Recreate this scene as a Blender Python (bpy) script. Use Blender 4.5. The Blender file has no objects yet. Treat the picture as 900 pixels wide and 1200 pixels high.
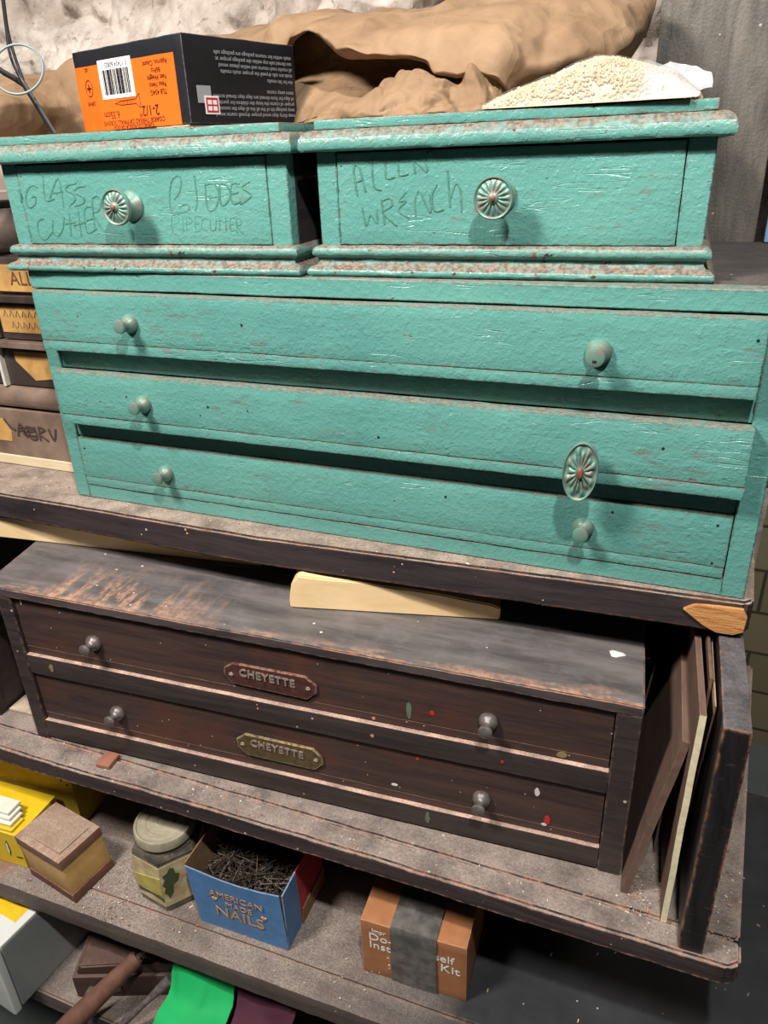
import bpy, bmesh, math, random
from mathutils import Vector, Matrix, Euler, noise
PI = math.pi
sc = bpy.context.scene
COL = sc.collection

# ---------------------------------------------------------------- camera
cam_d = bpy.data.cameras.new('camera')
cam = bpy.data.objects.new('camera', cam_d)
COL.objects.link(cam)
cam_d.sensor_fit = 'HORIZONTAL'
cam_d.sensor_width = 36.0
cam_d.lens = 36.0 * 875.81 / 900.0
cam_d.clip_start = 0.02
_rt = Vector((0.92833651, 0.37022819, -0.03350251))
_up = Vector((-0.13150333, 0.41135847, 0.90193741))
_bk = Vector((0.3477042, -0.83289573, 0.43056532))
cam.matrix_world = Matrix((( _rt.x, _up.x, _bk.x, 0.64722795), (_rt.y, _up.y, _bk.y, -0.61257311),
                           (_rt.z, _up.z, _bk.z, 0.35126832), (0, 0, 0, 1)))
sc.camera = cam

# ---------------------------------------------------------------- light and exposure
sc.view_settings.view_transform = 'Standard'
sc.view_settings.look = 'None'
sc.view_settings.gamma = 1.0
sc.view_settings.exposure = 0.0
sc.view_settings.use_curve_mapping = False
wd = bpy.data.worlds.new('world')
sc.world = wd
wd.use_nodes = True
wd.node_tree.nodes['Background'].inputs['Color'].default_value = (0.88, 0.93, 1.0, 1)
wd.node_tree.nodes['Background'].inputs['Strength'].default_value = 0.035

def area(name, loc, target, size, power, color, spread=PI):
    d = bpy.data.lights.new(name, 'AREA')
    d.shape = 'DISK'; d.size = size; d.energy = power; d.color = color; d.spread = spread
    o = bpy.data.objects.new(name, d)
    COL.objects.link(o)
    o.location = loc
    o.rotation_euler = (Vector(target) - Vector(loc)).to_track_quat('-Z', 'Y').to_euler()
    return o
area('ceiling_bulb_light', (0.76, -0.66, 1.16), (0.38, 0.0, -0.1), 0.06, 17.5, (1.0, 0.98, 0.95))
area('work_lamp_light', (-0.22, -0.84, 1.30), (0.22, 0.0, -0.1), 0.32, 38, (1.0, 0.93, 0.87))
area('added_wall_fill_light', (1.75, 0.75, 0.70), (1.1, 1.2, -0.4), 0.3, 5, (1.0, 0.93, 0.82), 2.2)  # unseen fill light, added only to brighten the far block wall

# ---------------------------------------------------------------- material helpers
def lin(h):
    h = h.lstrip('#')
    r = []
    for i in (0, 2, 4):
        c = int(h[i:i+2], 16) / 255.0
        r.append(c / 12.92 if c <= 0.04045 else ((c + 0.055) / 1.055) ** 2.4)
    return (r[0], r[1], r[2], 1.0)

class G:
    """small node-graph builder"""
    def __init__(s, name):
        s.m = bpy.data.materials.new(name); s.m.use_nodes = True
        s.t = s.m.node_tree; s.t.nodes.clear()
        s.out = s.t.nodes.new('ShaderNodeOutputMaterial')
        s.tc = s.t.nodes.new('ShaderNodeTexCoord')
        s.oc = s.tc.outputs['Object']
    def set(s, sock, v):
        if v is None: return
        if isinstance(v, bpy.types.NodeSocket): s.t.links.new(v, sock)
        else:
            if sock.type == 'RGBA' and not hasattr(v, '__len__'): v = (v, v, v, 1)
            if sock.type == 'RGBA' and len(v) == 3: v = (*v, 1)
            sock.default_value = v
    def scale(s, v, vec=(1, 1, 1), loc=(0, 0, 0), rot=(0, 0, 0)):
        n = s.t.nodes.new('ShaderNodeMapping')
        s.set(n.inputs['Vector'], v); n.inputs['Scale'].default_value = vec
        n.inputs['Location'].default_value = loc; n.inputs['Rotation'].default_value = rot
        return n.outputs[0]
    def noise(s, scale, detail=4, rough=0.55, vec=None, dist=0.0, color=False):
        n = s.t.nodes.new('ShaderNodeTexNoise')
        s.set(n.inputs['Vector'], vec if vec is not None else s.oc)
        n.inputs['Scale'].default_value = scale; n.inputs['Detail'].default_value = detail
        n.inputs['Roughness'].default_value = rough; n.inputs['Distortion'].default_value = dist
        return n.outputs['Color' if color else 'Fac']
    def voro(s, scale, feature='F1', vec=None, out='Distance', rnd=1.0):
        n = s.t.nodes.new('ShaderNodeTexVoronoi'); n.feature = feature
        s.set(n.inputs['Vector'], vec if vec is not None else s.oc)
        n.inputs['Scale'].default_value = scale; n.inputs['Randomness'].default_value = rnd
        return n.outputs[out]
    def math(s, op, a, b=None, c=None, clamp=False):
        n = s.t.nodes.new('ShaderNodeMath'); n.operation = op; n.use_clamp = clamp
        s.set(n.inputs[0], a); s.set(n.inputs[1], b); s.set(n.inputs[2], c)
        return n.outputs[0]
    def ramp(s, v, lo, hi, a=0.0, b=1.0, smooth=False):
        n = s.t.nodes.new('ShaderNodeMapRange')
        if smooth: n.interpolation_type = 'SMOOTHSTEP'
        s.set(n.inputs[0], v)
        n.inputs[1].default_value = lo; n.inputs[2].default_value = hi
        n.inputs[3].default_value = a; n.inputs[4].default_value = b
        return n.outputs[0]
    def mix(s, f, a, b):
        n = s.t.nodes.new('ShaderNodeMix'); n.data_type = 'RGBA'
        s.set(n.inputs[0], f); s.set(n.inputs[6], a); s.set(n.inputs[7], b)
        return n.outputs[2]
    def sep(s, v):
        n = s.t.nodes.new('ShaderNodeSeparateXYZ'); s.set(n.inputs[0], v)
        return n.outputs
    def normal_z(s):
        n = s.t.nodes.new('ShaderNodeNewGeometry')
        return s.sep(n.outputs['True Normal'])[2]
    def edge(s, radius, lo=0.02, hi=0.12):
        """0..1 on convex and concave edges"""
        bv = s.t.nodes.new('ShaderNodeBevel'); bv.samples = 6
        bv.inputs['Radius'].default_value = radius
        ge = s.t.nodes.new('ShaderNodeNewGeometry')
        d = s.t.nodes.new('ShaderNodeVectorMath'); d.operation = 'DOT_PRODUCT'
        s.t.links.new(bv.outputs[0], d.inputs[0]); s.t.links.new(ge.outputs['Normal'], d.inputs[1])
        return s.ramp(s.math('SUBTRACT', 1.0, d.outputs['Value']), lo, hi)
    def bump(s, h, strength=0.3, dist=0.001, nrm=None):
        n = s.t.nodes.new('ShaderNodeBump')
        n.inputs['Strength'].default_value = strength; n.inputs['Distance'].default_value = dist
        s.set(n.inputs['Height'], h); s.set(n.inputs['Normal'], nrm)
        return n.outputs[0]
    def done(s, color, rough=0.6, nrm=None, metal=0.0, spec=0.5, alpha=None, trans=None, coat=None, sheen=None):
        b = s.t.nodes.new('ShaderNodeBsdfPrincipled')
        s.set(b.inputs['Base Color'], color); s.set(b.inputs['Roughness'], rough)
        s.set(b.inputs['Metallic'], metal); s.set(b.inputs['Specular IOR Level'], spec)
        s.set(b.inputs['Normal'], nrm); s.set(b.inputs['Alpha'], alpha)
        s.set(b.inputs['Transmission Weight'], trans); s.set(b.inputs['Coat Weight'], coat)
        s.t.links.new(b.outputs[0], s.out.inputs[0])
        return s.m

def mat_teal(name, dust=0.75, chip=0.70):
    g = G(name)
    big = g.noise(7, 3); fine = g.noise(260, 3)
    streak = g.noise(1, 5, 0.6, g.scale(g.oc, (9, 60, 150)))
    c = g.mix(g.ramp(big, 0.3, 0.7), lin('#578F87'), lin('#649D92'))
    c = g.mix(g.ramp(streak, 0.60, 0.80, 0, 0.45), c, lin('#4A857C'))
    # rubbed grey scuffs
    sc_ = g.noise(1, 6, 0.7, g.scale(g.oc, (26, 60, 190)))
    scm = g.math('MULTIPLY', g.ramp(sc_, 0.55, 0.62), g.ramp(g.noise(13, 2), 0.55, 0.62))
    c = g.mix(g.math('MULTIPLY', scm, 0.75), c, lin('#6E6F68'))
    # chips to dark wood, more along edges
    e = g.edge(0.0030, 0.02, 0.10)
    cn = g.noise(95, 5, 0.65)
    chipm = g.math('MAXIMUM', g.math('MAXIMUM', g.ramp(cn, chip, chip + 0.02), g.math('MULTIPLY', g.ramp(g.noise(1, 4, 0.6, g.scale(g.oc, (90, 90, 260))), 0.68, 0.70), g.ramp(g.noise(10, 2), 0.5, 0.6))),
                   g.math('MULTIPLY', e, g.ramp(g.noise(150, 4, 0.7), 0.47, 0.53)))
    c = g.mix(chipm, c, g.mix(g.ramp(g.noise(60), 0.45, 0.6), lin('#3A302C'), lin('#8A5B48')))
    # little dents and nail holes
    v = g.voro(34); vc = g.sep(g.voro(34, out='Color'))[0]
    hole = g.math('MULTIPLY', g.math('LESS_THAN', v, 0.036), g.math('GREATER_THAN', vc, 0.62))
    c = g.mix(hole, c, lin('#1B1F1D'))
    # settled dust on upward faces
    up = g.ramp(g.normal_z(), 0.10, 0.62)
    dm = g.math('MULTIPLY', up, g.ramp(g.noise(120, 5, 0.7), 0.30, 0.55, 0.35, 1.0))
    c = g.mix(g.math('MULTIPLY', dm, dust), c, g.mix(g.ramp(g.noise(300, 2), 0.4, 0.6), lin('#5E4C42'), lin('#8C7666')))
    c = g.mix(g.math('MULTIPLY', g.ramp(g.noise(38, 6, 0.75), 0.56, 0.72, 0, 0.55), g.ramp(g.noise(6, 3), 0.45, 0.62)), c, lin('#4C7A6C'))
    h = g.math('ADD', g.math('MULTIPLY', g.noise(1, 4, 0.6, g.scale(g.oc, (40, 120, 230))), 0.8),
               g.math('ADD', g.math('MULTIPLY', g.ramp(g.noise(170, 2, 0.5), 0.45, 0.75), 0.9), g.math('MULTIPLY', g.ramp(g.noise(420, 2, 0.5), 0.55, 0.75), 0.55)))
    h = g.math('SUBTRACT', h, g.math('MULTIPLY', chipm, 1.0))
    h = g.math('SUBTRACT', h, g.math('MULTIPLY', hole, 3.0))
    # a few raised paint drips and long hairline cracks
    crack = g.ramp(g.math('ABSOLUTE', g.math('SUBTRACT', g.noise(1, 3, 0.5, g.scale(g.oc, (5, 40, 60))), 0.5)), 0.0, 0.008, 1.0, 0.0)
    crack = g.math('MULTIPLY', crack, g.ramp(g.noise(20), 0.52, 0.60))
    h = g.math('SUBTRACT', h, g.math('MULTIPLY', crack, 1.0))
    nb = g.bump(h, 0.55, 0.0007)
    return g.done(c, g.math('ADD', g.math('MULTIPLY', dm, 0.5), 0.30), nb, spec=0.5)

def mat_wood(name, a, b, edgecol, edge_amt=0.8, grain=(7, 90, 90), rough=0.5, dust=None, dust_amt=0.0,
             speck=0.0, bump=0.5, edge_r=0.0025, spots=None, coat=None, scr=0.0):
    g = G(name)
    gr = g.noise(1, 6, 0.65, g.scale(g.oc, grain), dist=0.6)
    gr2 = g.noise(1, 3, 0.6, g.scale(g.oc, tuple(x * 3.1 for x in grain)))
    c = g.mix(g.ramp(gr, 0.35, 0.68), lin(a), lin(b))
    c = g.mix(g.ramp(gr2, 0.55, 0.75, 0, 0.35), c, lin(b))
    if spots:
        c = g.mix(g.ramp(g.noise(9, 4, 0.6), 0.50, 0.68, 0, 0.85), c, lin(spots))
    if scr:
        m_ = g.math('MULTIPLY', g.ramp(g.noise(1, 6, 0.75, g.scale(g.oc, (30, 160, 160), rot=(0, 0, 0.12))), 0.60, 0.66), g.ramp(g.noise(11, 3), 0.5, 0.62))
        c = g.mix(g.math('MULTIPLY', m_, scr), c, lin(edgecol))
    if edge_amt:
        e = g.edge(edge_r, 0.02, 0.14)
        em = g.math('MULTIPLY', e, g.ramp(g.noise(45, 5, 0.7), 0.36, 0.54, 0, edge_amt))
        c = g.mix(em, c, g.mix(g.ramp(g.noise(120), 0.4, 0.6), lin(edgecol), lin(b)))
    r = rough
    if dust:
        up = g.ramp(g.normal_z(), 0.45, 0.85)
        dm = g.math('MULTIPLY', up, g.ramp(g.noise(24, 6, 0.7), 0.30, 0.62, 0.25, 1.0))
        dm = g.math('MULTIPLY', dm, dust_amt)
        dc = g.mix(g.ramp(g.noise(420, 3, 0.7), 0.35, 0.65), lin(dust), tuple(min(1, x * 1.7) for x in lin(dust)[:3]))
        c = g.mix(dm, c, dc)
        r = g.math('ADD', g.math('MULTIPLY', dm, 0.4), rough, clamp=True)
    if speck:
        v = g.voro(110); vc = g.sep(g.voro(110, out='Color'))
        m1 = g.math('MULTIPLY', g.math('LESS_THAN', v, g.math('MULTIPLY', vc[1], 0.17)), g.math('GREATER_THAN', vc[0], 1 - speck))
        c = g.mix(m1, c, g.mix(g.math('GREATER_THAN', vc[2], 0.8), lin('#B9AFA2'), lin('#C98B70')))
    h = g.math('ADD', g.math('MULTIPLY', gr, 0.7), g.math('MULTIPLY', g.noise(1, 5, 0.7, g.scale(g.oc, tuple(x * 2.3 for x in grain))), 0.6))
    h = g.math('ADD', h, g.math('MULTIPLY', g.noise(350, 2), 0.25))
    nb = g.bump(h, bump, 0.0009)
    return g.done(c, r, nb, spec=0.4, coat=coat)

def mat_plain(name, col, rough=0.6, metal=0.0, var=0.12, scale=60, bump=0.1, col2=None, edgecol=None, spec=0.4):
    g = G(name)
    c1 = lin(col); c2 = lin(col2) if col2 else tuple(x * (1 - 2.2 * var) for x in c1[:3]) + (1,)
    c = g.mix(g.ramp(g.noise(scale, 5, 0.6), 0.35, 0.68), c1, c2)
    if edgecol:
        c = g.mix(g.math('MULTIPLY', g.edge(0.0014, 0.02, 0.12), g.ramp(g.noise(200, 3), 0.35, 0.55, 0.1, 0.95)), c, lin(edgecol))
    return g.done(c, rough, g.bump(g.noise(scale * 3, 4), bump, 0.0008), metal, spec)

def mat_emboss(name, ground, high, scale=200):
    g = G(name)
    c = g.mix(g.ramp(g.noise(scale, 4, 0.6), 0.40, 0.62), lin(ground), lin(high))
    return g.done(c, 0.42, g.bump(g.noise(scale, 3), 0.35, 0.0006), 0.15)

# ---------------------------------------------------------------- scene graph helpers
def props(o, label, cat, group=None):
    o['label'] = label; o['category'] = cat
    if group: o['group'] = group
    return o
def empty(name, loc=(0, 0, 0), rz=0.0, label=None, cat=None, group=None):
    o = bpy.data.objects.new(name, None); o.empty_display_size = 0.02
    COL.objects.link(o); o.location = loc; o.rotation_euler = (0, 0, math.radians(rz))
    if label: props(o, label, cat, group)
    return o
def link(name, bm, mats, parent=None, smooth=None, loc=None, rot=None):
    me = bpy.data.meshes.new(name)
    bmesh.ops.recalc_face_normals(bm, faces=bm.faces)
    bm.to_mesh(me); bm.free()
    for m in (mats if isinstance(mats, (list, tuple)) else [mats]): me.materials.append(m)
    if smooth:
        me.polygons.foreach_set('use_smooth', [True] * len(me.polygons))
        if smooth != 'all':
            me.set_sharp_from_angle(angle=math.radians(smooth))
    me.update()
    o = bpy.data.objects.new(name, me); COL.objects.link(o)
    if parent: o.parent = parent
    if loc: o.location = loc
    if rot: o.rotation_euler = rot
    return o
def copy_tree(o, parent=None):
    c = o.copy(); COL.objects.link(c); c.parent = parent
    for ch in list(o.children): copy_tree(ch, c)
    return c
def wob(p, f, seed=0):
    q = Vector(p) * f + Vector((seed * 7.3, seed * 3.1, -seed * 5.7))
    return Vector((noise.noise(q), noise.noise(q + Vector((31, 7, 5))), noise.noise(q + Vector((-9, 13, 43)))))
def box(bm, x0, x1, y0, y1, z0, z1, bev=0.001, seg=2, cell=0.0, rag=0.0, seed=0, M=None, mi=0):
    t = bmesh.new()
    bmesh.ops.create_cube(t, size=1)
    for v in t.verts:
        v.co = Vector((x0 if v.co.x < 0 else x1, y0 if v.co.y < 0 else y1, z0 if v.co.z < 0 else z1))
    if bev: bmesh.ops.bevel(t, geom=list(t.edges), offset=bev, segments=seg, affect='EDGES', profile=0.6)
    if cell:
        for ax, (a, b) in enumerate(((x0, x1), (y0, y1), (z0, z1))):
            n = int((b - a) / cell)
            for k in range(1, n):
                co = Vector((0, 0, 0)); co[ax] = a + (b - a) * k / n; no = Vector((0, 0, 0)); no[ax] = 1
                bmesh.ops.bisect_plane(t, geom=t.verts[:] + t.edges[:] + t.faces[:], plane_co=co, plane_no=no)
        for v in t.verts:
            v.co += (wob(v.co, 55, seed) * 0.6 + wob(v.co, 9, seed) * 0.7 + wob(v.co, 170, seed) * 0.35) * rag
    if M: t.transform(M)
    for f in t.faces: f.material_index = mi
    me = bpy.data.meshes.new('t'); t.to_mesh(me); t.free(); bm.from_mesh(me); bpy.data.meshes.remove(me)
def lathe(bm, prof, n=28, M=None, cap=True, rf=None, mi=0):
    """prof: (r, h) along +Z"""
    rings = []
    t = bmesh.new()
    for (r, h) in prof:
        ring = []
        for k in range(n):
            a = 2 * PI * k / n
            rr, hh = (r, h) if rf is None else rf(r, h, a)
            ring.append(t.verts.new((rr * math.cos(a), rr * math.sin(a), hh)))
        rings.append(ring)
    for i in range(len(rings) - 1):
        for k in range(n):
            t.faces.new((rings[i][k], rings[i][(k+1) % n], rings[i+1][(k+1) % n], rings[i+1][k]))
    if cap:
        t.faces.new(rings[0][::-1]); t.faces.new(rings[-1])
    for f in t.faces: f.material_index = mi
    if M: t.transform(M)
    me = bpy.data.meshes.new('t'); t.to_mesh(me); t.free(); bm.from_mesh(me); bpy.data.meshes.remove(me)
def prism(bm, poly, axis, a, b, M=None, mi=0, bev=0.0):
    """extrude a closed 2-D polygon along x/y/z between a and b"""
    t = bmesh.new()
    def mk(p, q):
        if axis == 'x': return (q, p[0], p[1])
        if axis == 'y': return (p[0], q, p[1])
        return (p[0], p[1], q)
    A = [t.verts.new(mk(p, a)) for p in poly]; B = [t.verts.new(mk(p, b)) for p in poly]
    t.faces.new(A[::-1]); t.faces.new(B)
    for i in range(len(poly)):
        j = (i + 1) % len(poly); t.faces.new((A[i], A[j], B[j], B[i]))
    bmesh.ops.recalc_face_normals(t, faces=t.faces)
    if bev: bmesh.ops.bevel(t, geom=list(t.edges), offset=bev, segments=2, affect='EDGES')
    for f in t.faces: f.material_index = mi
    if M: t.transform(M)
    me = bpy.data.meshes.new('t'); t.to_mesh(me); t.free(); bm.from_mesh(me); bpy.data.meshes.remove(me)
def tube(bm, pts, r, n=10, flat=1.0, mi=0):
    pts = [Vector(p) for p in pts]; rs = r if isinstance(r, (list, tuple)) else [r] * len(pts)
    t = bmesh.new(); prev = None; up = Vector((0, -1, 0)); rings = []
    for i, p in enumerate(pts):
        d = (pts[min(i+1, len(pts)-1)] - pts[max(i-1, 0)]).normalized()
        s = d.cross(up)
        if s.length < 1e-4: s = d.cross(Vector((1, 0, 0)))
        s.normalize(); u = s.cross(d).normalized(); up = u
        rings.append([t.verts.new(p + (s * math.cos(2*PI*k/n) + u * flat * math.sin(2*PI*k/n)) * rs[i]) for k in range(n)])
    for i in range(len(rings)-1):
        for k in range(n):
            t.faces.new((rings[i][k], rings[i][(k+1) % n], rings[i+1][(k+1) % n], rings[i+1][k]))
    t.faces.new(rings[0][::-1]); t.faces.new(rings[-1])
    for f in t.faces: f.material_index = mi
    me = bpy.data.meshes.new('t'); t.to_mesh(me); t.free(); bm.from_mesh(me); bpy.data.meshes.remove(me)
def smooth_path(pts, k=6):
    P = [Vector(p) for p in pts]; out = []
    for i in range(len(P)-1):
        a, b, c, d = P[max(i-1, 0)], P[i], P[i+1], P[min(i+2, len(P)-1)]
        for j in range(k):
            t = j / k
            out.append(0.5*((2*b)+(c-a)*t+(2*a-5*b+4*c-d)*t*t+(3*b-a-3*c+d)*t*t*t))
    out.append(P[-1]); return out
def strokes(bm, ss, y, w=0.0007, k=4):
    """pencil strokes in the x-z plane at depth y, each a thin ribbon with thickness"""
    for st in ss:
        pts = smooth_path([(u, y, z) for u, z in st], k) if len(st) > 2 else [Vector((u, y, z)) for u, z in st]
        tube(bm, pts, w, 6, 0.25)
_glyph = {}
def text(bm, body, size, M, depth=0.0002, mi=0, align='CENTER', space=1.0, sx=1.0, bold=0.0):
    cu = bpy.data.curves.new('t', 'FONT'); cu.body = body; cu.size = size; cu.extrude = depth
    cu.align_x = align; cu.align_y = 'CENTER'; cu.space_character = space; cu.resolution_u = 3; cu.offset = bold
    ob = bpy.data.objects.new('t', cu)
    me = bpy.data.meshes.new_from_object(ob)
    me.transform(M @ Matrix.Diagonal((sx, 1, 1, 1)))
    n0 = len(bm.faces); bm.from_mesh(me); bm.faces.ensure_lookup_table()
    for f in bm.faces[n0:]: f.material_index = mi
    bpy.data.objects.remove(ob); bpy.data.curves.remove(cu); bpy.data.meshes.remove(me)
def frame(o, xd, yd):
    x = Vector(xd).normalized(); y = Vector(yd); y = (y - x * y.dot(x)).normalized(); z = x.cross(y)
    M = Matrix.Identity(4)
    for i, v in enumerate((x, y, z)):
        for r in range(3): M[r][i] = v[r]
    M.translation = Vector(o)
    return M
FRONT = Matrix.Rotation(PI/2, 4, 'X')     # +Z of a lathe or a text turns to -Y (towards the viewer)
def grid_sheet(bm, cols, res=5, thick=0.0, fn=None, closed=False, mi=0):
    """smooth surface through a control net cols[i][j]"""
    fine = [smooth_path(c, res) for c in cols]
    nj = len(fine[0]); rows = []
    for j in range(nj): rows.append(smooth_path([f[j] for f in fine], res))
    ni = len(rows[0])
    V = [[bm.verts.new(fn(rows[j][i], i/(ni-1), j/(nj-1)) if fn else rows[j][i]) for i in range(ni)] for j in range(nj)]
    for j in range(nj-1):
        for i in range(ni-1):
            f = bm.faces.new((V[j][i], V[j][i+1], V[j+1][i+1], V[j+1][i])); f.material_index = mi
    return V

# ---------------------------------------------------------------- materials
TEAL = mat_teal('teal_paint')
TEAL_M = mat_teal('teal_paint_dusty_moulding', dust=0.98, chip=0.64)
BLACKW = mat_wood('black_painted_wood', '#2A2225', '#3B3032', '#A06A48', 0.9, (8, 70, 70), 0.45, '#5E5048', 0.85, 0.10, 0.6, spots='#2C1F22')
LEDGE = mat_wood('ledge_dark_wood', '#272123', '#3F3637', '#8A5B3E', 0.7, (8, 60, 70), 0.5, '#8B7C70', 0.95, 0.22, 1.0, edge_r=0.004)
SHELFW = mat_wood('dusty_shelf_wood', '#2C2425', '#483C3B', '#C08A72', 0.95, (7, 60, 80), 0.6, '#83776E', 0.93, 0.30, 0.9, edge_r=0.005)
CABTOP = mat_wood('worn_cabinet_top', '#4B4349', '#635A5E', '#B98963', 1.0, (10, 60, 60), 0.55, '#6A6063', 0.5, 0.10, 0.5, edge_r=0.008, scr=0.25)
CABDRAW = mat_wood('dark_mahogany_drawer', '#35292A', '#503B33', '#8A6A5A', 0.35, (7, 60, 90), 0.42, '#8A7468', 0.5, 0.26, 0.8, spots='#57362A')
CABRAIL = mat_wood('dark_mahogany_rail', '#2D2626', '#443A37', '#A88270', 0.5, (7, 60, 90), 0.42, '#C4A492', 0.7, 0.26, 0.8, edge_r=0.0030)
PINE = mat_wood('raw_pine', '#EDD2A4', '#DDBA86', '#C08A50', 0.2, (9, 80, 45), 0.6, None, 0, 0.0, 0.25)
PLANK = mat_wood('weathered_grey_plank', '#4E4B45', '#787168', '#8A8276', 0.2, (45, 45, 9), 0.55, None, 0, 0.05, 2.6)
REDWOOD = mat_wood('brown_post_wood', '#4A332B', '#5B3F33', '#7A5A48', 0.2, (60, 60, 6), 0.6)
HARDB = mat_wood('hardboard', '#5F4A40', '#725B4E', '#9A8060', 0.5, (60, 9, 60), 0.6, None, 0, 0.03, 0.4)
CREAM = mat_plain('cream_board_edge', '#E6D9B4', 0.7, var=0.10, scale=150)
DARKIN = mat_plain('dark_interior_wood', '#2A2220', 0.85, var=0.2, scale=30)
KNOB = mat_emboss('painted_green_metal', '#5F8F80', '#7A7A70', 130)
KNOBD = mat_plain('dull_dark_knob', '#5B5250', 0.38, 0.35, 0.2, 150, 0.3, col2='#7E7672')
PENCIL = mat_plain('pencil_marking', '#3C6B5E', 0.6, var=0.05, scale=400, col2='#548F80')
GL = [[(0.0145,0.3332),(0.013,0.3209)],[(0.0379,0.3337),(0.0327,0.3361),(0.0248,0.3323),(0.0195,0.3225),(0.022,0.3158),(0.0299,0.319),(0.0328,0.3256),(0.0271,0.3251)],[(0.0472,0.3442),(0.0446,0.3228),(0.056,0.3236)],[(0.0489,0.3221),(0.0655,0.3418),(0.0649,0.3153)],[(0.0552,0.3285),(0.068,0.3299)],[(0.0859,0.3369),(0.076,0.3352),(0.0714,0.3315),(0.0791,0.3275),(0.0808,0.3223),(0.0719,0.3169)],[(0.096,0.3342),(0.0862,0.3331),(0.0816,0.3287),(0.0912,0.3241),(0.0895,0.319),(0.0784,0.3165)],[(0.0374,0.3056),(0.0286,0.3023),(0.0269,0.2903),(0.0339,0.2859),(0.0454,0.2937)],[(0.0482,0.3039),(0.0454,0.2937),(0.051,0.2893),(0.059,0.2971),(0.0626,0.3071)],[(0.0702,0.3103),(0.0668,0.2893)],[(0.063,0.3004),(0.0755,0.302)],[(0.0816,0.3119),(0.0793,0.2893)],[(0.0724,0.2987),(0.0886,0.302)],[(0.1007,0.3156),(0.0898,0.3134),(0.0876,0.2927),(0.1002,0.296)],[(0.0895,0.3036),(0.0982,0.3052)],[(0.1008,0.323),(0.0975,0.2953)],[(0.1008,0.323),(0.1073,0.3251),(0.1111,0.3196),(0.1058,0.3117),(0.0991,0.3091),(0.1081,0.2927)],[(0.1981,0.3139),(0.2065,0.3169),(0.2088,0.3122),(0.1993,0.3092),(0.1902,0.309),(0.189,0.3202),(0.1934,0.3353),(0.201,0.3406),(0.2045,0.3366),(0.2003,0.3261),(0.1935,0.3207)],[(0.2189,0.3401),(0.2186,0.3197),(0.2151,0.3106)],[(0.2291,0.3331),(0.2288,0.312),(0.2374,0.3134),(0.2421,0.3248),(0.2385,0.3329),(0.229,0.3322)],[(0.2314,0.3211),(0.2395,0.3225)],[(0.244,0.3328),(0.243,0.3158),(0.2501,0.3178),(0.2543,0.3267),(0.2485,0.333),(0.244,0.3325)],[(0.2647,0.3327),(0.2557,0.3317),(0.2552,0.3168),(0.2642,0.3185)],[(0.2555,0.3246),(0.2623,0.3257)],[(0.275,0.3342),(0.2664,0.3297),(0.2725,0.3255),(0.2742,0.3219),(0.2624,0.3156)]]
GL2 = [[(0.187,0.2919),(0.1888,0.3062),(0.1948,0.3061),(0.1959,0.3014),(0.1891,0.2989)],[(0.2005,0.3051),(0.1993,0.2935)],[(0.2033,0.2935),(0.2045,0.3051),(0.2094,0.3045),(0.2096,0.3007),(0.2042,0.2992)],[(0.2201,0.3056),(0.2142,0.3051),(0.2131,0.2935),(0.2183,0.2941)],[(0.2137,0.2994),(0.2176,0.2997)],[(0.2265,0.3043),(0.2216,0.3028),(0.2196,0.295),(0.2253,0.2941)],[(0.2297,0.3028),(0.2292,0.2944),(0.2339,0.295),(0.2359,0.3034)],[(0.2399,0.3049),(0.2386,0.2935)],[(0.2364,0.3018),(0.2426,0.3024)],[(0.2464,0.3048),(0.2451,0.2931)],[(0.2432,0.3012),(0.2489,0.3018)],[(0.256,0.3042),(0.2511,0.3036),(0.2501,0.2937),(0.2547,0.2944)],[(0.2504,0.2987),(0.2542,0.2993)],[(0.2565,0.2913),(0.2574,0.3035),(0.2621,0.3026),(0.2609,0.2986),(0.2574,0.2974),(0.2625,0.2913)]]
GR = [[(0.0376,0.321),(0.0353,0.3416),(0.0403,0.3428),(0.0451,0.3237)],[(0.0361,0.3316),(0.0438,0.3333)],[(0.0516,0.349),(0.0529,0.3284),(0.0596,0.3248)],[(0.0637,0.3472),(0.0641,0.3342),(0.0719,0.3349)],[(0.0748,0.3468),(0.0758,0.3361),(0.0835,0.3367)],[(0.0895,0.3369),(0.0888,0.3464),(0.0996,0.3376),(0.0976,0.348)],[(0.0416,0.3116),(0.0443,0.297),(0.0488,0.3056),(0.0548,0.2989),(0.0546,0.3101)],[(0.0593,0.3172),(0.0615,0.2977)],[(0.0593,0.3164),(0.0664,0.3186),(0.0687,0.3128),(0.0605,0.3071),(0.0726,0.2968)],[(0.0811,0.3231),(0.0749,0.3162),(0.081,0.3161),(0.0743,0.3089),(0.0842,0.3026)],[(0.0896,0.3039),(0.0887,0.316),(0.0923,0.3238),(0.0981,0.3139),(0.1023,0.3071),(0.102,0.3209)],[(0.1079,0.3282),(0.1033,0.3199),(0.1057,0.3085),(0.1138,0.3092)],[(0.1168,0.3384),(0.1192,0.3107)],[(0.1192,0.3174),(0.1237,0.3284),(0.1278,0.3232),(0.1288,0.3072)]]
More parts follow.
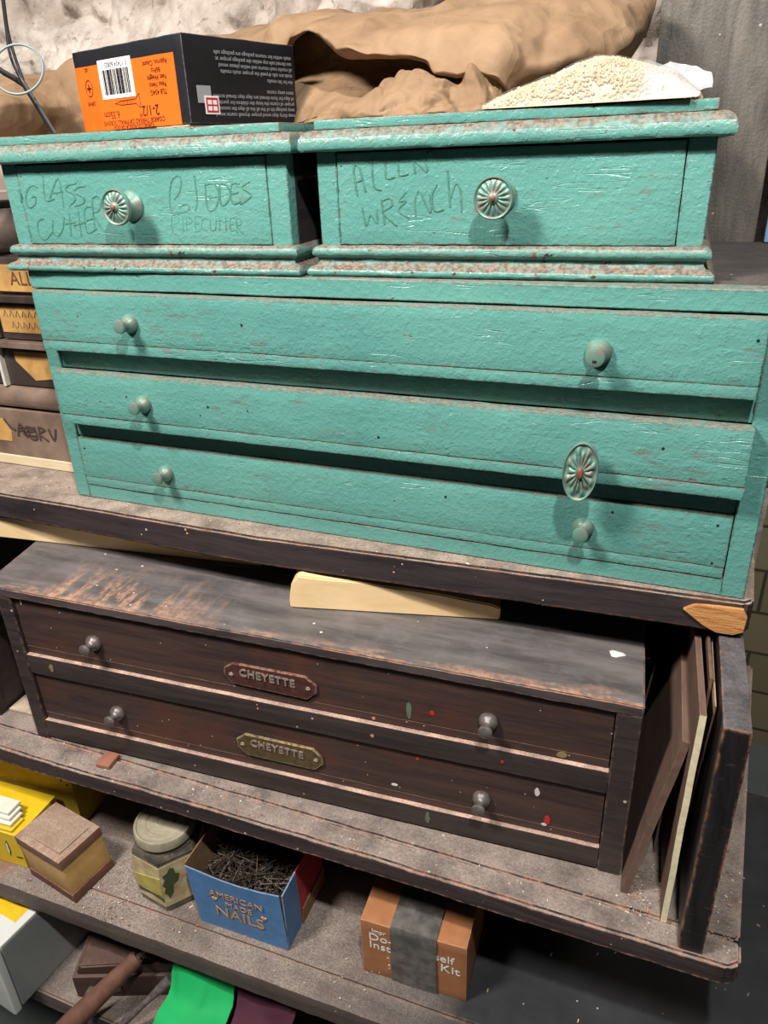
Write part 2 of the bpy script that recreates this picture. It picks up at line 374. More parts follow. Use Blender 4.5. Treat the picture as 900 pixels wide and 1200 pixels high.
SA = [[(-0.2415,0.15,0.3761),(-0.2138,0.14,0.4168),(-0.2303,0.16,0.4348),(-0.3295,0.25,0.4525),(-0.5342,0.42,0.4412)],[(-0.1346,0.13,0.3772),(-0.1138,0.12,0.407),(-0.129,0.14,0.4249),(-0.2349,0.25,0.4578),(-0.4194,0.42,0.4476)],[(-0.1378,0.25,0.369),(-0.1161,0.24,0.4152),(-0.1194,0.25,0.4367),(-0.1543,0.3,0.4765),(-0.2711,0.42,0.4513)],[(-0.0227,0.27,0.371),(-0.0052,0.26,0.4197),(0.0003,0.26,0.4469),(-0.0076,0.28,0.483),(-0.1353,0.44,0.4558)],[(0.1018,0.25,0.3732),(0.1151,0.24,0.4214),(0.1199,0.24,0.455),(0.0996,0.28,0.4905),(-0.0053,0.44,0.4691)],[(0.2391,0.18,0.457),(0.2473,0.165,0.46),(0.243,0.18,0.467),(0.1985,0.28,0.494),(0.1036,0.46,0.4737)],[(0.3199,0.115,0.4382),(0.3315,0.09,0.441),(0.3211,0.12,0.4532),(0.2563,0.28,0.4955),(0.1742,0.46,0.4689)],[(0.3611,0.11,0.4309),(0.3693,0.09,0.435),(0.3566,0.13,0.458),(0.3091,0.26,0.4908),(0.2297,0.46,0.4651)],[(0.3988,0.11,0.4231),(0.4092,0.08,0.4276),(0.3955,0.13,0.4536),(0.3562,0.26,0.4874),(0.2891,0.46,0.4611)],[(0.4162,0.1,0.4149),(0.4229,0.075,0.4189),(0.4222,0.12,0.4491),(0.3969,0.26,0.4954),(0.3407,0.46,0.4576)],[(0.4684,0.085,0.4093),(0.4722,0.07,0.4116),(0.4699,0.11,0.4406),(0.4424,0.25,0.5016),(0.3956,0.46,0.463)],[(0.4835,0.125,0.3864),(0.4866,0.115,0.3988),(0.499,0.11,0.4311),(0.4833,0.25,0.5043),(0.4481,0.46,0.4682)],[(0.518,0.14,0.3852),(0.5243,0.13,0.4031),(0.5375,0.13,0.4332),(0.5213,0.26,0.5055),(0.5011,0.44,0.4709)],[(0.5458,0.15,0.3868),(0.5479,0.15,0.4125),(0.5602,0.17,0.4385),(0.5517,0.27,0.5007),(0.5393,0.4,0.4638)],[(0.5507,0.2,0.3899),(0.5539,0.2,0.4123),(0.575,0.22,0.4491),(0.5744,0.29,0.4915),(0.5611,0.36,0.458)],[(0.5467,0.24,0.3918),(0.5499,0.25,0.4138),(0.5698,0.27,0.4481),(0.5745,0.29,0.4778),(0.5646,0.33,0.4547)]]
SB = [[(0.1802,0.25,0.4721),(0.1817,0.24,0.4344),(0.1895,0.22,0.4039),(0.1985,0.2,0.3838)],[(0.2121,0.24,0.4726),(0.219,0.22,0.4348),(0.2424,0.17,0.4049),(0.2563,0.14,0.3849)],[(0.2715,0.22,0.4622),(0.2786,0.2,0.4297),(0.3111,0.13,0.4067),(0.3264,0.09,0.3862)],[(0.3189,0.22,0.4549),(0.3259,0.2,0.4267),(0.3469,0.15,0.4086),(0.3644,0.1,0.3874)],[(0.3648,0.22,0.4479),(0.3714,0.2,0.4238),(0.3848,0.16,0.4069),(0.4017,0.11,0.3873)],[(0.4091,0.22,0.441),(0.4209,0.18,0.4194),(0.4313,0.15,0.4038),(0.4413,0.11,0.3866)],[(0.4519,0.22,0.438),(0.4643,0.17,0.4159),(0.4718,0.14,0.4009),(0.4794,0.11,0.386)]]
SC = [[(0.3047,0.055,0.3816),(0.3108,0.055,0.3833),(0.3085,0.07,0.3851),(0.297,0.1,0.385)],[(0.337,0.04,0.3804),(0.3414,0.04,0.3866),(0.3389,0.06,0.3926),(0.3237,0.1,0.3894)],[(0.3631,0.035,0.3804),(0.3658,0.035,0.3878),(0.361,0.06,0.3967),(0.3477,0.1,0.391)],[(0.383,0.03,0.3806),(0.3848,0.03,0.3891),(0.3758,0.055,0.4007),(0.3612,0.1,0.393)],[(0.3935,0.03,0.3807),(0.392,0.035,0.3933),(0.3826,0.06,0.4093),(0.3657,0.11,0.3959)],[(0.4125,0.025,0.3803),(0.4066,0.04,0.397),(0.3962,0.065,0.4168),(0.3823,0.11,0.3971)],[(0.4252,0.03,0.3804),(0.423,0.035,0.3976),(0.4167,0.06,0.4103),(0.4018,0.11,0.398)],[(0.4447,0.025,0.3806),(0.4417,0.03,0.3921),(0.435,0.06,0.4019),(0.4216,0.11,0.3983)],[(0.4572,0.03,0.3807),(0.4519,0.045,0.3923),(0.4452,0.07,0.4006),(0.4372,0.11,0.3987)],[(0.4683,0.03,0.3808),(0.4611,0.045,0.393),(0.4529,0.07,0.4153),(0.4456,0.11,0.4034)],[(0.4753,0.045,0.3821),(0.4736,0.05,0.3937),(0.4639,0.08,0.4105),(0.46,0.11,0.4026)],[(0.4758,0.1,0.3859),(0.4755,0.1,0.3935),(0.4713,0.11,0.4032),(0.4706,0.12,0.396)]]



# ================================================================ the setting
def structure(o, **k):
    o['kind'] = 'structure'; return o
g = G('whitewashed_rubble_wall')
n1 = g.noise(5, 8, 0.65, dist=0.8); n2 = g.noise(22, 6, 0.7)
c = g.mix(g.ramp(n1, 0.35, 0.62), lin('#9C8E82'), lin('#D6CCC2'))
c = g.mix(g.ramp(n2, 0.52, 0.66, 0, 0.75), c, lin('#8E8177'))
c = g.mix(g.ramp(g.noise(60, 5, 0.7), 0.60, 0.70, 0, 0.8), c, lin('#5F534B'))
STONE = g.done(c, 0.9, g.bump(g.math('ADD', n2, g.math('MULTIPLY', g.noise(120, 5, 0.7), 0.5)), 0.9, 0.004))
bm = bmesh.new()
nx, nz = 300, 150
X0, X1, Z0, Z1 = -0.95, 0.80, 0.10, 1.15
def wy(x, z):
    p = Vector((x, 0, z))
    r = noise.turbulence(p * 5.2, 5, True) * 0.085 + abs(noise.noise(p * 15)) * 0.035 + noise.noise(p * 45) * 0.008
    ledge = 0.05 * max(0, min(1, (0.62 + 0.10 * noise.noise(Vector((x * 3, 0, 2))) - z) * 12))
    return 0.60 - r - ledge + 0.02
V = [[bm.verts.new((X0 + (X1-X0)*i/nx, wy(X0 + (X1-X0)*i/nx, Z0 + (Z1-Z0)*j/nz), Z0 + (Z1-Z0)*j/nz)) for i in range(nx+1)] for j in range(nz+1)]
for j in range(nz):
    for i in range(nx): bm.faces.new((V[j][i], V[j][i+1], V[j+1][i+1], V[j+1][i]))
B = [bm.verts.new(p) for p in ((X0, 0.75, Z0), (X1, 0.75, Z0), (X1, 0.75, Z1), (X0, 0.75, Z1))]
bm.faces.new(B)
bm.faces.new([V[0][i] for i in range(nx+1)] + [B[1], B[0]]); bm.faces.new([V[nz][i] for i in range(nx+1)][::-1] + [B[3], B[2]])
bm.faces.new([V[j][0] for j in range(nz+1)][::-1] + [B[0], B[3]]); bm.faces.new([V[j][nx] for j in range(nz+1)] + [B[2], B[1]])
box(bm, X0, X1, 0.62, 0.75, -1.13, Z0 + 0.001, 0)
structure(link('wall_back', bm, STONE, smooth=60))
# far block wall
g = G('tan_block_wall')
bt = g.t.nodes.new('ShaderNodeTexBrick')
g.set(bt.inputs['Vector'], g.scale(g.oc, (1, 1, 1), rot=(PI/2, 0, 0)))
bt.inputs['Color1'].default_value = lin('#8C8166'); bt.inputs['Color2'].default_value = lin('#7D7359'); bt.inputs['Mortar'].default_value = lin('#453F32')
bt.inputs['Scale'].default_value = 1.0; bt.inputs['Brick Width'].default_value = 0.9; bt.inputs['Row Height'].default_value = 0.12
bt.inputs['Mortar Size'].default_value = 0.005; bt.inputs['Mortar Smooth'].default_value = 0.4
BLOCK = g.done(bt.outputs['Color'], 0.8, g.bump(g.noise(60, 4), 0.3, 0.002))
bm = bmesh.new(); box(bm, 0.55, 2.6, 1.20, 1.35, -1.13, 1.6, 0)
structure(link('wall_right', bm, BLOCK))
CONC = mat_plain('dark_concrete_floor', '#59615F', 0.8, var=0.1, scale=8, bump=0.2)
bm = bmesh.new(); box(bm, -3, 4, -3, 1.34, -1.18, -1.13, 0)
structure(link('floor', bm, CONC))

# ================================================================ shelving
def shelf(name, poly, z0, z1, m, label, lip=None, rag=0.0012, cat='shelf'):
    bm = bmesh.new()
    prism(bm, poly, 'z', z0, z1, bev=0.0025)
    # finely cut the long front and back so the edge can be worn and wavy
    xs = [p[0] for p in poly]; a, b = max(min(xs), -0.5), min(max(xs), 1.1); k = int((b-a)/0.012)
    for i in range(1, k):
        bmesh.ops.bisect_plane(bm, geom=bm.verts[:] + bm.edges[:] + bm.faces[:], plane_co=(a+(b-a)*i/k, 0, 0), plane_no=(1, 0, 0))
    for v in bm.verts:
        w = wob(v.co, 30, z0) * 0.5 + wob(v.co, 110, z0) * 0.5
        v.co += Vector((0, w.y, w.z * 0.5)) * rag
    o = link(name, bm, m, smooth=35)
    props(o, label, cat)
    return o
ledge = shelf('shelf_board', [(-0.62, -0.0265), (-0.1, -0.0262), (0.02, -0.0265), (0.15, -0.0285), (0.26, -0.0290), (0.42, -0.0205), (0.56, -0.0125), (0.66, -0.0075), (0.722, -0.0045), (0.7285, 0.002), (0.742, 0.31), (-0.62, 0.31)],
      -0.034, -0.0004, LEDGE, 'dark top shelf board directly under the green chest, propped up on pale wedges', rag=0.0011)
# exposed raw wood where the board end split
RAWSPLIT = mat_wood('split_raw_wood', '#CE9A5A', '#A8683E', '#D9B070', 0.3, (30, 90, 240), 0.6, None, 0, 0.0, 1.6, spots='#B0643A')
bm = bmesh.new()
prism(bm, [(0.672, -0.0135), (0.681, -0.0075), (0.700, -0.0062), (0.7195, -0.0062), (0.7235, -0.0135), (0.7225, -0.0285), (0.7150, -0.0325), (0.7010, -0.0325), (0.6905, -0.0275)], 'y', -0.0088, -0.002, M=Matrix.Rotation(0.055, 4, 'Z') @ Matrix.Translation((0.0, -0.0385, 0)), bev=0.0006)
o = link('split_patch', bm, RAWSPLIT, ledge); o['label'] = 'bare orange-brown split wood patch'
bm = bmesh.new()
prism(bm, [(-0.62, -0.118), (0.7560, -0.103), (0.7600, -0.098), (0.7760, 0.16), (0.7860, 0.325), (-0.62, 0.325)], 'z', -0.312, -0.2865)
mid = shelf('shelf_board', [(-0.62, -0.119), (0.7565, -0.103), (0.7600, -0.098), (0.7760, 0.16), (0.7860, 0.325), (-0.62, 0.325)], -0.312, -0.2857, SHELFW,
      'long dusty middle shelf board carrying the dark two-drawer cabinet', rag=0.0008)
bm.free()
bm = bmesh.new()
prism(bm, [(-0.62, -0.1445), (0.02, -0.1435), (0.18, -0.1385), (0.39, -0.1345), (0.7500, -0.1315), (0.7600, -0.124), (0.7605, -0.1035), (-0.62, -0.1195)], 'z', -0.3115, -0.2850, bev=0.0028)
for i in range(1, 110):
    bmesh.ops.bisect_plane(bm, geom=bm.verts[:] + bm.edges[:] + bm.faces[:], plane_co=(-0.55 + 1.31*i/110, 0, 0), plane_no=(1, 0, 0))
for v in bm.verts:
    w = wob(v.co, 34, 4) * 0.5 + wob(v.co, 120, 8) * 0.5; v.co += Vector((0, w.y * 1.1, w.z)) * 0.0012
link('front_lip', bm, SHELFW, mid, smooth=35)
# lower shelf: dusty on the left, black paint showing on the right
def mat_low(name):
    g = G(name)
    x = g.sep(g.oc)[0]
    gr = g.noise(1, 6, 0.6, g.scale(g.oc, (6, 60, 80)))
    c = g.mix(g.ramp(gr, 0.35, 0.65), lin('#3B3130'), lin('#584A45'))
    dn = g.noise(9, 6, 0.7)
    upz = g.ramp(g.normal_z(), 0.2, 0.7, 0.25, 1.0)
    c = g.mix(g.math('MULTIPLY', upz, g.ramp(dn, 0.38, 0.6, 0.35, 0.95)), c, g.mix(g.ramp(g.noise(500, 2), 0.4, 0.62), lin('#7B6E66'), lin('#A09388')))
    c = g.mix(g.ramp(g.noise(14, 5, 0.6), 0.60, 0.66, 0, 0.6), c, lin('#8A6046'))
    bl = g.ramp(g.math('ADD', x, g.math('MULTIPLY', g.noise(7, 5, 0.6), 0.22)), 0.50, 0.64)
    c = g.mix(bl, c, g.mix(g.ramp(g.noise(20, 5), 0.4, 0.7), lin('#1E1F22'), lin('#2D2E31')))
    e = g.edge(0.003, 0.02, 0.14)
    c = g.mix(g.math('MULTIPLY', e, g.ramp(g.noise(50, 4, 0.7), 0.4, 0.6, 0, 0.75)), c, lin('#97705A'))
    v = g.voro(95); vc = g.sep(g.voro(95, out='Color'))
    c = g.mix(g.math('MULTIPLY', g.math('LESS_THAN', v, g.math('MULTIPLY', vc[1], 0.12)), g.math('GREATER_THAN', vc[0], 0.8)), c, lin('#A4978A'))
    return g.done(c, 0.75, g.bump(g.math('ADD', gr, g.math('MULTIPLY', dn, 0.6)), 0.6, 0.001))
LOWW = mat_low('lower_shelf_wood')
low = shelf('shelf_board', [(-0.62, -0.176), (1.15, -0.135), (1.15, 0.29), (-0.62, 0.29)], -0.512, -0.4706, LOWW,
            'lower shelf board, dusty at left, under the blue nails box and taped carton')
bm = bmesh.new()
prof = [(0, -0.4705), (-0.006, -0.4722), (-0.010, -0.4715), (-0.022, -0.4720), (-0.027, -0.4760), (-0.028, -0.4860), (-0.026, -0.5080), (-0.020, -0.5120), (0, -0.5120)]
prism(bm, [(p[0], p[1]) for p in prof], 'x', 0, 1.77, M=Matrix.Translation((-0.62, -0.1765, 0)) @ Matrix.Rotation(math.atan2(0.041, 1.77), 4, 'Z'))
for i in range(1, 110):
    bmesh.ops.bisect_plane(bm, geom=bm.verts[:] + bm.edges[:] + bm.faces[:], plane_co=(-0.4 + 1.2*i/110, 0, 0), plane_no=(1, 0, 0))
for v in bm.verts:
    w = wob(v.co, 34, 4) * 0.5 + wob(v.co, 120, 8) * 0.5; v.co += Vector((0, w.y * 1.1, w.z)) * 0.0011
link('front_lip', bm, LOWW, low, smooth=30)
base = shelf('shelf_board', [(-0.62, -0.2205), (0.9, -0.205), (0.9, 0.31), (-0.62, 0.31)], -0.672, -0.6404, LOWW,
             'lowest dusty shelf board, bottom left, holding the old wood plane')
# upright divider
bm = bmesh.new()
box(bm, 0.7085, 0.7290, -0.1290, 0.31, -0.2849, -0.0365, 0.0022, 2, 0.014, 0.0009, 3, M=Matrix.Translation((0.7, -0.128, 0)) @ Matrix.Rotation(0.022, 4, 'Z') @ Matrix.Translation((-0.7, 0.128, 0)))
props(link('upright_divider', bm, mat_wood('worn_black_divider', '#171417', '#2B2627', '#B8805A', 1.0, (60, 60, 9), 0.33, '#5A5658', 0.85, 0.05, 0.9, edge_r=0.0045, scr=0.12), smooth=35),
      'thick black painted upright board with worn edges at the right end of the middle shelf', 'board')
# back panel of the shelving
bm = bmesh.new(); box(bm, -0.62, 0.74, 0.326, 0.340, -1.13, -0.040, 0.001)
props(link('back_panel', bm, DARKIN), 'dark board panel closing the back of the shelves', 'panel')
# plank and post behind the chest at the right
bm = bmesh.new(); box(bm, 0.5765, 0.7000, 0.345, 0.362, -0.034, 1.0, 0.002, 2, 0.03, 0.0012, 5)
props(link('weathered_plank', bm, PLANK, smooth=35), 'rough grey weathered plank standing upright behind the green boxes', 'plank')
bm = bmesh.new(); box(bm, 0.7100, 0.7650, 0.330, 0.343, -0.034, 1.0, 0.002, M=Matrix.Translation((0.70, 0, 0.25)) @ Matrix.Rotation(-0.06, 4, 'Y') @ Matrix.Translation((-0.70, 0, -0.25)))
# cut to stand on the board
bmesh.ops.bisect_plane(bm, geom=bm.verts[:] + bm.edges[:] + bm.faces[:], plane_co=(0, 0, -0.03), plane_no=(0, 0, -1), clear_outer=True)
props(link('wooden_post', bm, REDWOOD), 'reddish brown post at the right edge beside the weathered plank', 'post')

# ================================================================ turned hardware
def small_knob(parent, loc, m, s=1.0, slot=False, sq=1.0):
    bm = bmesh.new()
    lathe(bm, [(0.0088*s, 0), (0.0094*s, 0.0018*s), (0.0086*s, 0.0048*s), (0.0062*s, 0.0072*s), (0.0044*s, 0.0092*s), (0.0040*s, 0.0125*s), (0.0052*s, 0.0142*s), (0.0066*s, 0.0155*s), (0.0070*s, 0.0172*s), (0.0064*s, 0.0188*s), (0.0040*s, 0.0196*s)], 28, FRONT)
    k = link('drawer_knob', bm, m, parent, smooth=50, loc=loc)
    if slot:
        b2 = bmesh.new(); box(b2, -0.0014*s, 0.0014*s, -0.0200*s, -0.0190*s, -0.0032*s, -0.0016*s, 0.0002)
        link('screw_slot', b2, DARKIN, k)
    return k
def petals(r, h, a, R, n, amp):
    t = min(1, max(0, r / R))
    w = math.sin(PI * min(1, max(0, (t - 0.25) / 0.62)))
    return amp * w * (abs(math.cos(n * a / 2)) ** 0.7 - 0.4)
def rosette_knob(parent, loc):
    bm = bmesh.new()
    R = 0.0158
    lathe(bm, [(0.0125, 0), (0.0135, 0.0015), (0.0122, 0.0035), (0.0078, 0.0055), (0.0055, 0.009), (0.0052, 0.015), (0.0080, 0.0185), (0.0140, 0.0205), (R, 0.0215)], 40, FRONT, cap=True)
    k = link('drawer_knob', bm, KNOB, parent, smooth=45, loc=loc)
    b2 = bmesh.new()
    prof = [(R, 0.0212), (R, 0.0232), (R*0.94, 0.0245), (R*0.88, 0.0240)] + [(R*(0.85 - 0.055*i), 0.0232 + 0.0002*i) for i in range(11)] + [(R*0.26, 0.0262), (R*0.14, 0.0272), (0.0004, 0.0274)]
    lathe(b2, prof, 112, FRONT, rf=lambda r, h, a: (r, h + (petals(r, h, a, R, 16, 0.0022) if R*0.27 < r < R*0.88 else 0)))
    link('rosette_face', b2, KNOB, k, smooth=50)
    b3 = bmesh.new(); lathe(b3, [(0.0022, 0.0268), (0.0022, 0.0285), (0.0012, 0.0292)], 16, FRONT)
    link('centre_rivet', b3, mat_plain('rusty_rivet', '#8A5A48', 0.5, 0.3) if 'rusty_rivet' not in bpy.data.materials else bpy.data.materials['rusty_rivet'], k, smooth=40)
    return k

# ================================================================ green chest of three drawers
chest = empty('drawer_chest', (0, 0, 0), 0, 'wide chipped turquoise-green wooden chest with three long shallow drawers on the top shelf board', 'chest of drawers')
W, D, H = 0.72, 0.31, 0.2553
bm = bmesh.new()
box(bm, 0, 0.0180, 0, D, 0, 0.2370, 0.0008, 1, 0.02, 0.0004, 1)
box(bm, 0.7015, W, 0, D, 0, 0.2370, 0.0008, 1, 0.02, 0.0004, 2)
box(bm, 0.0180, 0.7015, 0.0025, 0.020, 0.1545, 0.1775, 0.0008, 1, 0.02, 0.0004, 3)
box(bm, 0.0180, 0.7015, 0.0025, 0.020, 0.0762, 0.0955, 0.0008, 1, 0.02, 0.0004, 4)
box(bm, 0.0180, 0.7015, 0.0004, 0.020, 0.0, 0.0160, 0.0008, 1, 0.02, 0.0004, 5)
box(bm, 0, W, 0, 0.020, 0.2382, H, 0.0010, 1, 0.02, 0.0006, 6)
link('carcass', bm, TEAL, chest, smooth=35)
bm = bmesh.new()
box(bm, 0, W, 0.0202, D, 0.2382, H, 0.001); box(bm, 0.018, 0.702, D-0.01, D, 0.016, 0.2382, 0)
o = link('top_board', bm, mat_wood('dark_chest_top', '#3A3735', '#4C4744', '#7A6655', 0.4, (8, 60, 70), 0.6, '#4F4A46', 0.8, 0.08, 0.5), chest); o['label'] = 'bare dark wood top'
def long_drawer(x0, x1, y, z0, z1, seed, knobs, tilt=0.0):
    d = empty('drawer', (0, 0, 0)); d.parent = chest
    bm = bmesh.new()
    M = Matrix.Translation((x0, y, z0)) @ Matrix.Rotation(tilt, 4, 'Z') @ Matrix.Translation((-x0, -y, -z0))
    lip = 0.0105
    box(bm, x0, x1, y, y+0.016, z0+lip, z1, 0.0012, 2, 0.012, 0.0006, seed, M=M)
    box(bm, x0, x1, y+0.0002, y+0.016, z0, z0+lip-0.0003, 0.0011, 2, 0.012, 0.0006, seed+0.5, M=M)
    link('drawer_front', bm, TEAL, d, smooth=40)
    bm = bmesh.new()
    box(bm, x0+0.004, x0+0.012, y+0.016, 0.28, z0+0.002, z1-0.006, 0); box(bm, x1-0.012, x1-0.004, y+0.016, 0.28, z0+0.002, z1-0.006, 0)
    box(bm, x0+0.012, x1-0.012, y+0.016, 0.28, z0+0.002, z0+0.006, 0); box(bm, x0+0.012, x1-0.012, 0.272, 0.28, z0+0.006, z1-0.006, 0)
    link('drawer_box', bm, DARKIN, d)
    for (kx, kz, kind) in knobs:
        if kind == 'oval':
            # stem, then an oval pressed-metal plate
            b = bmesh.new()
            lathe(b, [(0.0085, 0), (0.0090, 0.002), (0.006, 0.005), (0.005, 0.012), (0.006, 0.0165)], 24, FRONT)
            k = link('drawer_knob', b, KNOB, d, smooth=45, loc=(kx, y, kz))
            b = bmesh.new(); A, Bz = 0.0142, 0.0262
            def rf(r, h, a):
                rr = r
                hh = h
                if 0.24 < r < 0.90:
                    hh += 0.0021 * math.sin(PI*min(1, (r-0.22)/0.6)) * (abs(math.cos(8*a)) ** 0.8 - 0.35)
                    if r > 0.62: hh += 0.0012 * math.cos(8*a + PI) * math.sin(PI*(r-0.6)/0.3)
                return rr, hh
            prof = [(1.0, 0.0150), (1.0, 0.0172), (0.965, 0.0184), (0.92, 0.0180)] + [(0.90-0.05*i, 0.0172+0.00012*i) for i in range(14)] + [(0.17, 0.0190), (0.10, 0.0195), (0.01, 0.0196)]
            lathe(b, prof, 128, FRONT @ Matrix.Rotation(math.radians(-4), 4, 'Z') @ Matrix.Diagonal((A, Bz, 1, 1)), rf=rf)
            link('oval_face', b, KNOB, k, smooth=50)
            b = bmesh.new(); lathe(b, [(0.0028, 0.0185), (0.0030, 0.0212), (0.002, 0.0225)], 16, FRONT @ Matrix.Diagonal((1, 1.7, 1, 1)))
            link('centre_rivet', b, bpy.data.materials.get('rusty_rivet') or KNOB, k, smooth=40)
        else:
            small_knob(d, (kx, y + 0.0004, kz), KNOB, 1.0 if kind != 'big' else 1.12, slot=(kind == 'big'))
    return d
bpy.data.materials.get('rusty_rivet') or mat_plain('rusty_rivet', '#8A5A48', 0.5, 0.3)
long_drawer(0.0150, 0.7000, -0.0150, 0.1775, 0.2372, 11, [(0.1346, 0.2101, 's'), (0.5835, 0.2079, 'big')])
long_drawer(0.0180, 0.7035, -0.0150, 0.0968, 0.1545, 14, [(0.1338, 0.1278, 's'), (0.5796, 0.1125, 'oval')])
long_drawer(0.0190, 0.7005, -0.0008, 0.0168, 0.0752, 17, [(0.1354, 0.0451, 's'), (0.5825, 0.0482, 's')])
# nail heads
NAIL = mat_plain('dark_nail', '#1B1D1C', 0.6)
for (x, y, z) in [(0.694, -0.0152, 0.222), (0.690, -0.0010, 0.066), (0.6905, -0.0010, 0.0305), (0.606, -0.0010, 0.066), (0.1125, -0.0152, 0.1335), (0.212, -0.0152, 0.131), (0.026, -0.0010, 0.062), (0.455, -0.001, 0.06), (0.262, -0.0152, 0.214), (0.395, -0.0152, 0.118), (0.640, -0.0152, 0.1335)]:
    bm = bmesh.new(); lathe(bm, [(0.0013, 0), (0.0011, 0.0004)], 10, Matrix.Translation((x, y+0.0003, z)) @ FRONT); link('nail_head', bm, NAIL, chest)

# ================================================================ the two small boxes on top
def sweep(bm, prof, x0, x1, y0, y1):
    """moulding profile (outward, z) around front and both sides"""
    cols = []
    for (o, z) in prof:
        path = [(x0-o, y1), (x0-o, y0-o), (x1+o, y0-o), (x1+o, y1)]
        pts = []
        for i in range(3):
            (ax, ay), (bx_, by) = path[i], path[i+1]
            n = max(1, int(math.hypot(bx_-ax, by-ay) / 0.006))
            pts += [Vector((ax+(bx_-ax)*k/n, ay+(by-ay)*k/n, z)) for k in range(n)]
        pts.append(Vector((*path[3], z))); cols.append(pts)
    n = min(len(c) for c in cols)
    base = cols[0]
    # same parameter count on every line
    def resample(c, n):
        d = [0]
        for i in range(1, len(c)): d.append(d[-1] + (c[i]-c[i-1]).length)
        return d
    # use the segment counts of the first profile line
    V = []
    for (o, z) in prof:
        path = [(x0-o, y1), (x0-o, y0-o), (x1+o, y0-o), (x1+o, y1)]
        cnt = [max(1, int(abs(y1-y0)/0.006)), max(1, int((x1-x0)/0.006)), max(1, int(abs(y1-y0)/0.006))]
        row = []
        for i in range(3):
            (ax, ay), (bx_, by) = path[i], path[i+1]
            for k in range(cnt[i]):
                p = Vector((ax+(bx_-ax)*k/cnt[i], ay+(by-ay)*k/cnt[i], z)); row.append(p)
        row.append(Vector((*path[3], z)))
        V.append([bm.verts.new(p + (wob(p, 60, 2)*0.5 + wob(p, 180, 4)*0.5) * 0.0008) for p in row])
    for j in range(len(V)-1):
        for i in range(len(V[0])-1): bm.faces.new((V[j][i], V[j][i+1], V[j+1][i+1], V[j+1][i]))
    bm.faces.new([r[-1] for r in V]); bm.faces.new([r[0] for r in V][::-1])
BASEP = [(0.0, 0.0005), (0.0095, 0.0008), (0.0112, 0.0028), (0.0108, 0.0058), (0.0080, 0.0080), (0.0040, 0.0096), (0.0022, 0.0122), (0.0022, 0.0150), (0.0040, 0.0160), (0.0066, 0.0180), (0.0070, 0.0206), (0.0060, 0.0236), (0.0035, 0.0252), (0.0, 0.0256)]
SLABP = [(0.0, 0.1000), (0.0096, 0.1002), (0.0112, 0.1022), (0.0115, 0.1060), (0.0106, 0.1100), (0.0085, 0.1135), (0.0050, 0.1158), (0.0, 0.1165)]
def small_chest(loc, rz, label, gl, kn, rag_seed, du=0.0):
    r = empty('small_drawer_box', loc, rz, label, 'drawer box')
    x0, x1, y0, y1 = 0.0013, 0.3160, 0.012, 0.285
    bm = bmesh.new()
    box(bm, x0, 0.0193, y0, y0+0.014, 0.0250, 0.1005, 0.0007, 1, 0.012, 0.0003, rag_seed)
    link('front_stile', bm, TEAL, r, smooth=35); bm = bmesh.new()
    box(bm, 0.2965, x1, y0, y0+0.014, 0.0250, 0.1005, 0.0007, 1, 0.012, 0.0003, rag_seed+1)
    link('front_stile', bm, TEAL, r, smooth=35)
    bm = bmesh.new()
    box(bm, x0, x0+0.010, y0+0.0142, y1, 0.001, 0.1005, 0.0008, 1, 0.02, 0.0006, 3); box(bm, x1-0.010, x1, y0+0.0142, y1, 0.001, 0.1005, 0.0008, 1, 0.02, 0.0006, 5)
    box(bm, x0, x1, y1-0.008, y1, 0.001, 0.1005, 0.0008)
    box(bm, x0+0.01, x1-0.01, y0+0.0142, y1-0.008, 0.0015, 0.0245, 0)
    o = link('side_panel', bm, mat_wood('black_side_wood', '#1F1B1D', '#332C2C', '#6B625C', 0.3, (60, 9, 60), 0.6, None, 0, 0.05, 0.8, scr=0.2) if 'black_side_wood' not in bpy.data.materials else bpy.data.materials['black_side_wood'], r, smooth=35); o['label'] = 'unpainted black side panels'
    bm = bmesh.new(); sweep(bm, BASEP, x0, x1, y0, y1); box(bm, x0+0.0005, x1-0.0005, y0+0.0005, y1, 0.0007, 0.0252, 0)
    link('base_moulding', bm, TEAL_M, r, smooth=50)
    bm = bmesh.new(); sweep(bm, SLABP, x0, x1, y0, y1); box(bm, x0+0.0003, x1-0.0003, y0+0.0003, y1, 0.1003, 0.1162, 0)
    link('top_moulding', bm, TEAL_M, r, smooth=50)
    bm = bmesh.new(); box(bm, 0.0015, 0.3135, 0.0095, y1-0.002, 0.1164, 0.1240, 0.0014, 2, 0.012, 0.0005, rag_seed+4)
    link('lid', bm, TEAL_M, r, smooth=40)
    d = empty('drawer', (0, 0, 0)); d.parent = r
    bm = bmesh.new(); box(bm, 0.0201, 0.2957, y0-0.0006, y0+0.014, 0.0262, 0.0985, 0.0009, 2, 0.012, 0.0003, rag_seed+2)
    link('drawer_front', bm, TEAL, d, smooth=40)
    bm = bmesh.new(); box(bm, 0.024, 0.2915, y0+0.0142, 0.27, 0.0290, 0.094, 0)
    link('drawer_box', bm, DARKIN, d)
    rosette_knob(d, (kn[0], y0-0.0004, kn[1]))
    for ss, w in gl:
        bm = bmesh.new(); strokes(bm, [[(u+du, z-0.2553) for u, z in st] for st in ss], y0-0.00075, w)
        link('pencil_writing', bm, PENCIL, d)
    return r
small_chest((-0.0078, -0.0085, 0.2555), 1.5, 'small green drawer box at left, scrawled GLASS CUTTER, BLADES and PIPE CUTTER', [(GL, 0.0009), (GL2, 0.0005)], (0.1500, 0.3160-0.2553), 20, 0.0045)
small_chest((0.3328, 0.006, 0.2555), 1.7, 'small green drawer box at right, scrawled ALLEN WRENCH', [(GR, 0.0009)], (0.1600, 0.3183-0.2553), 40)

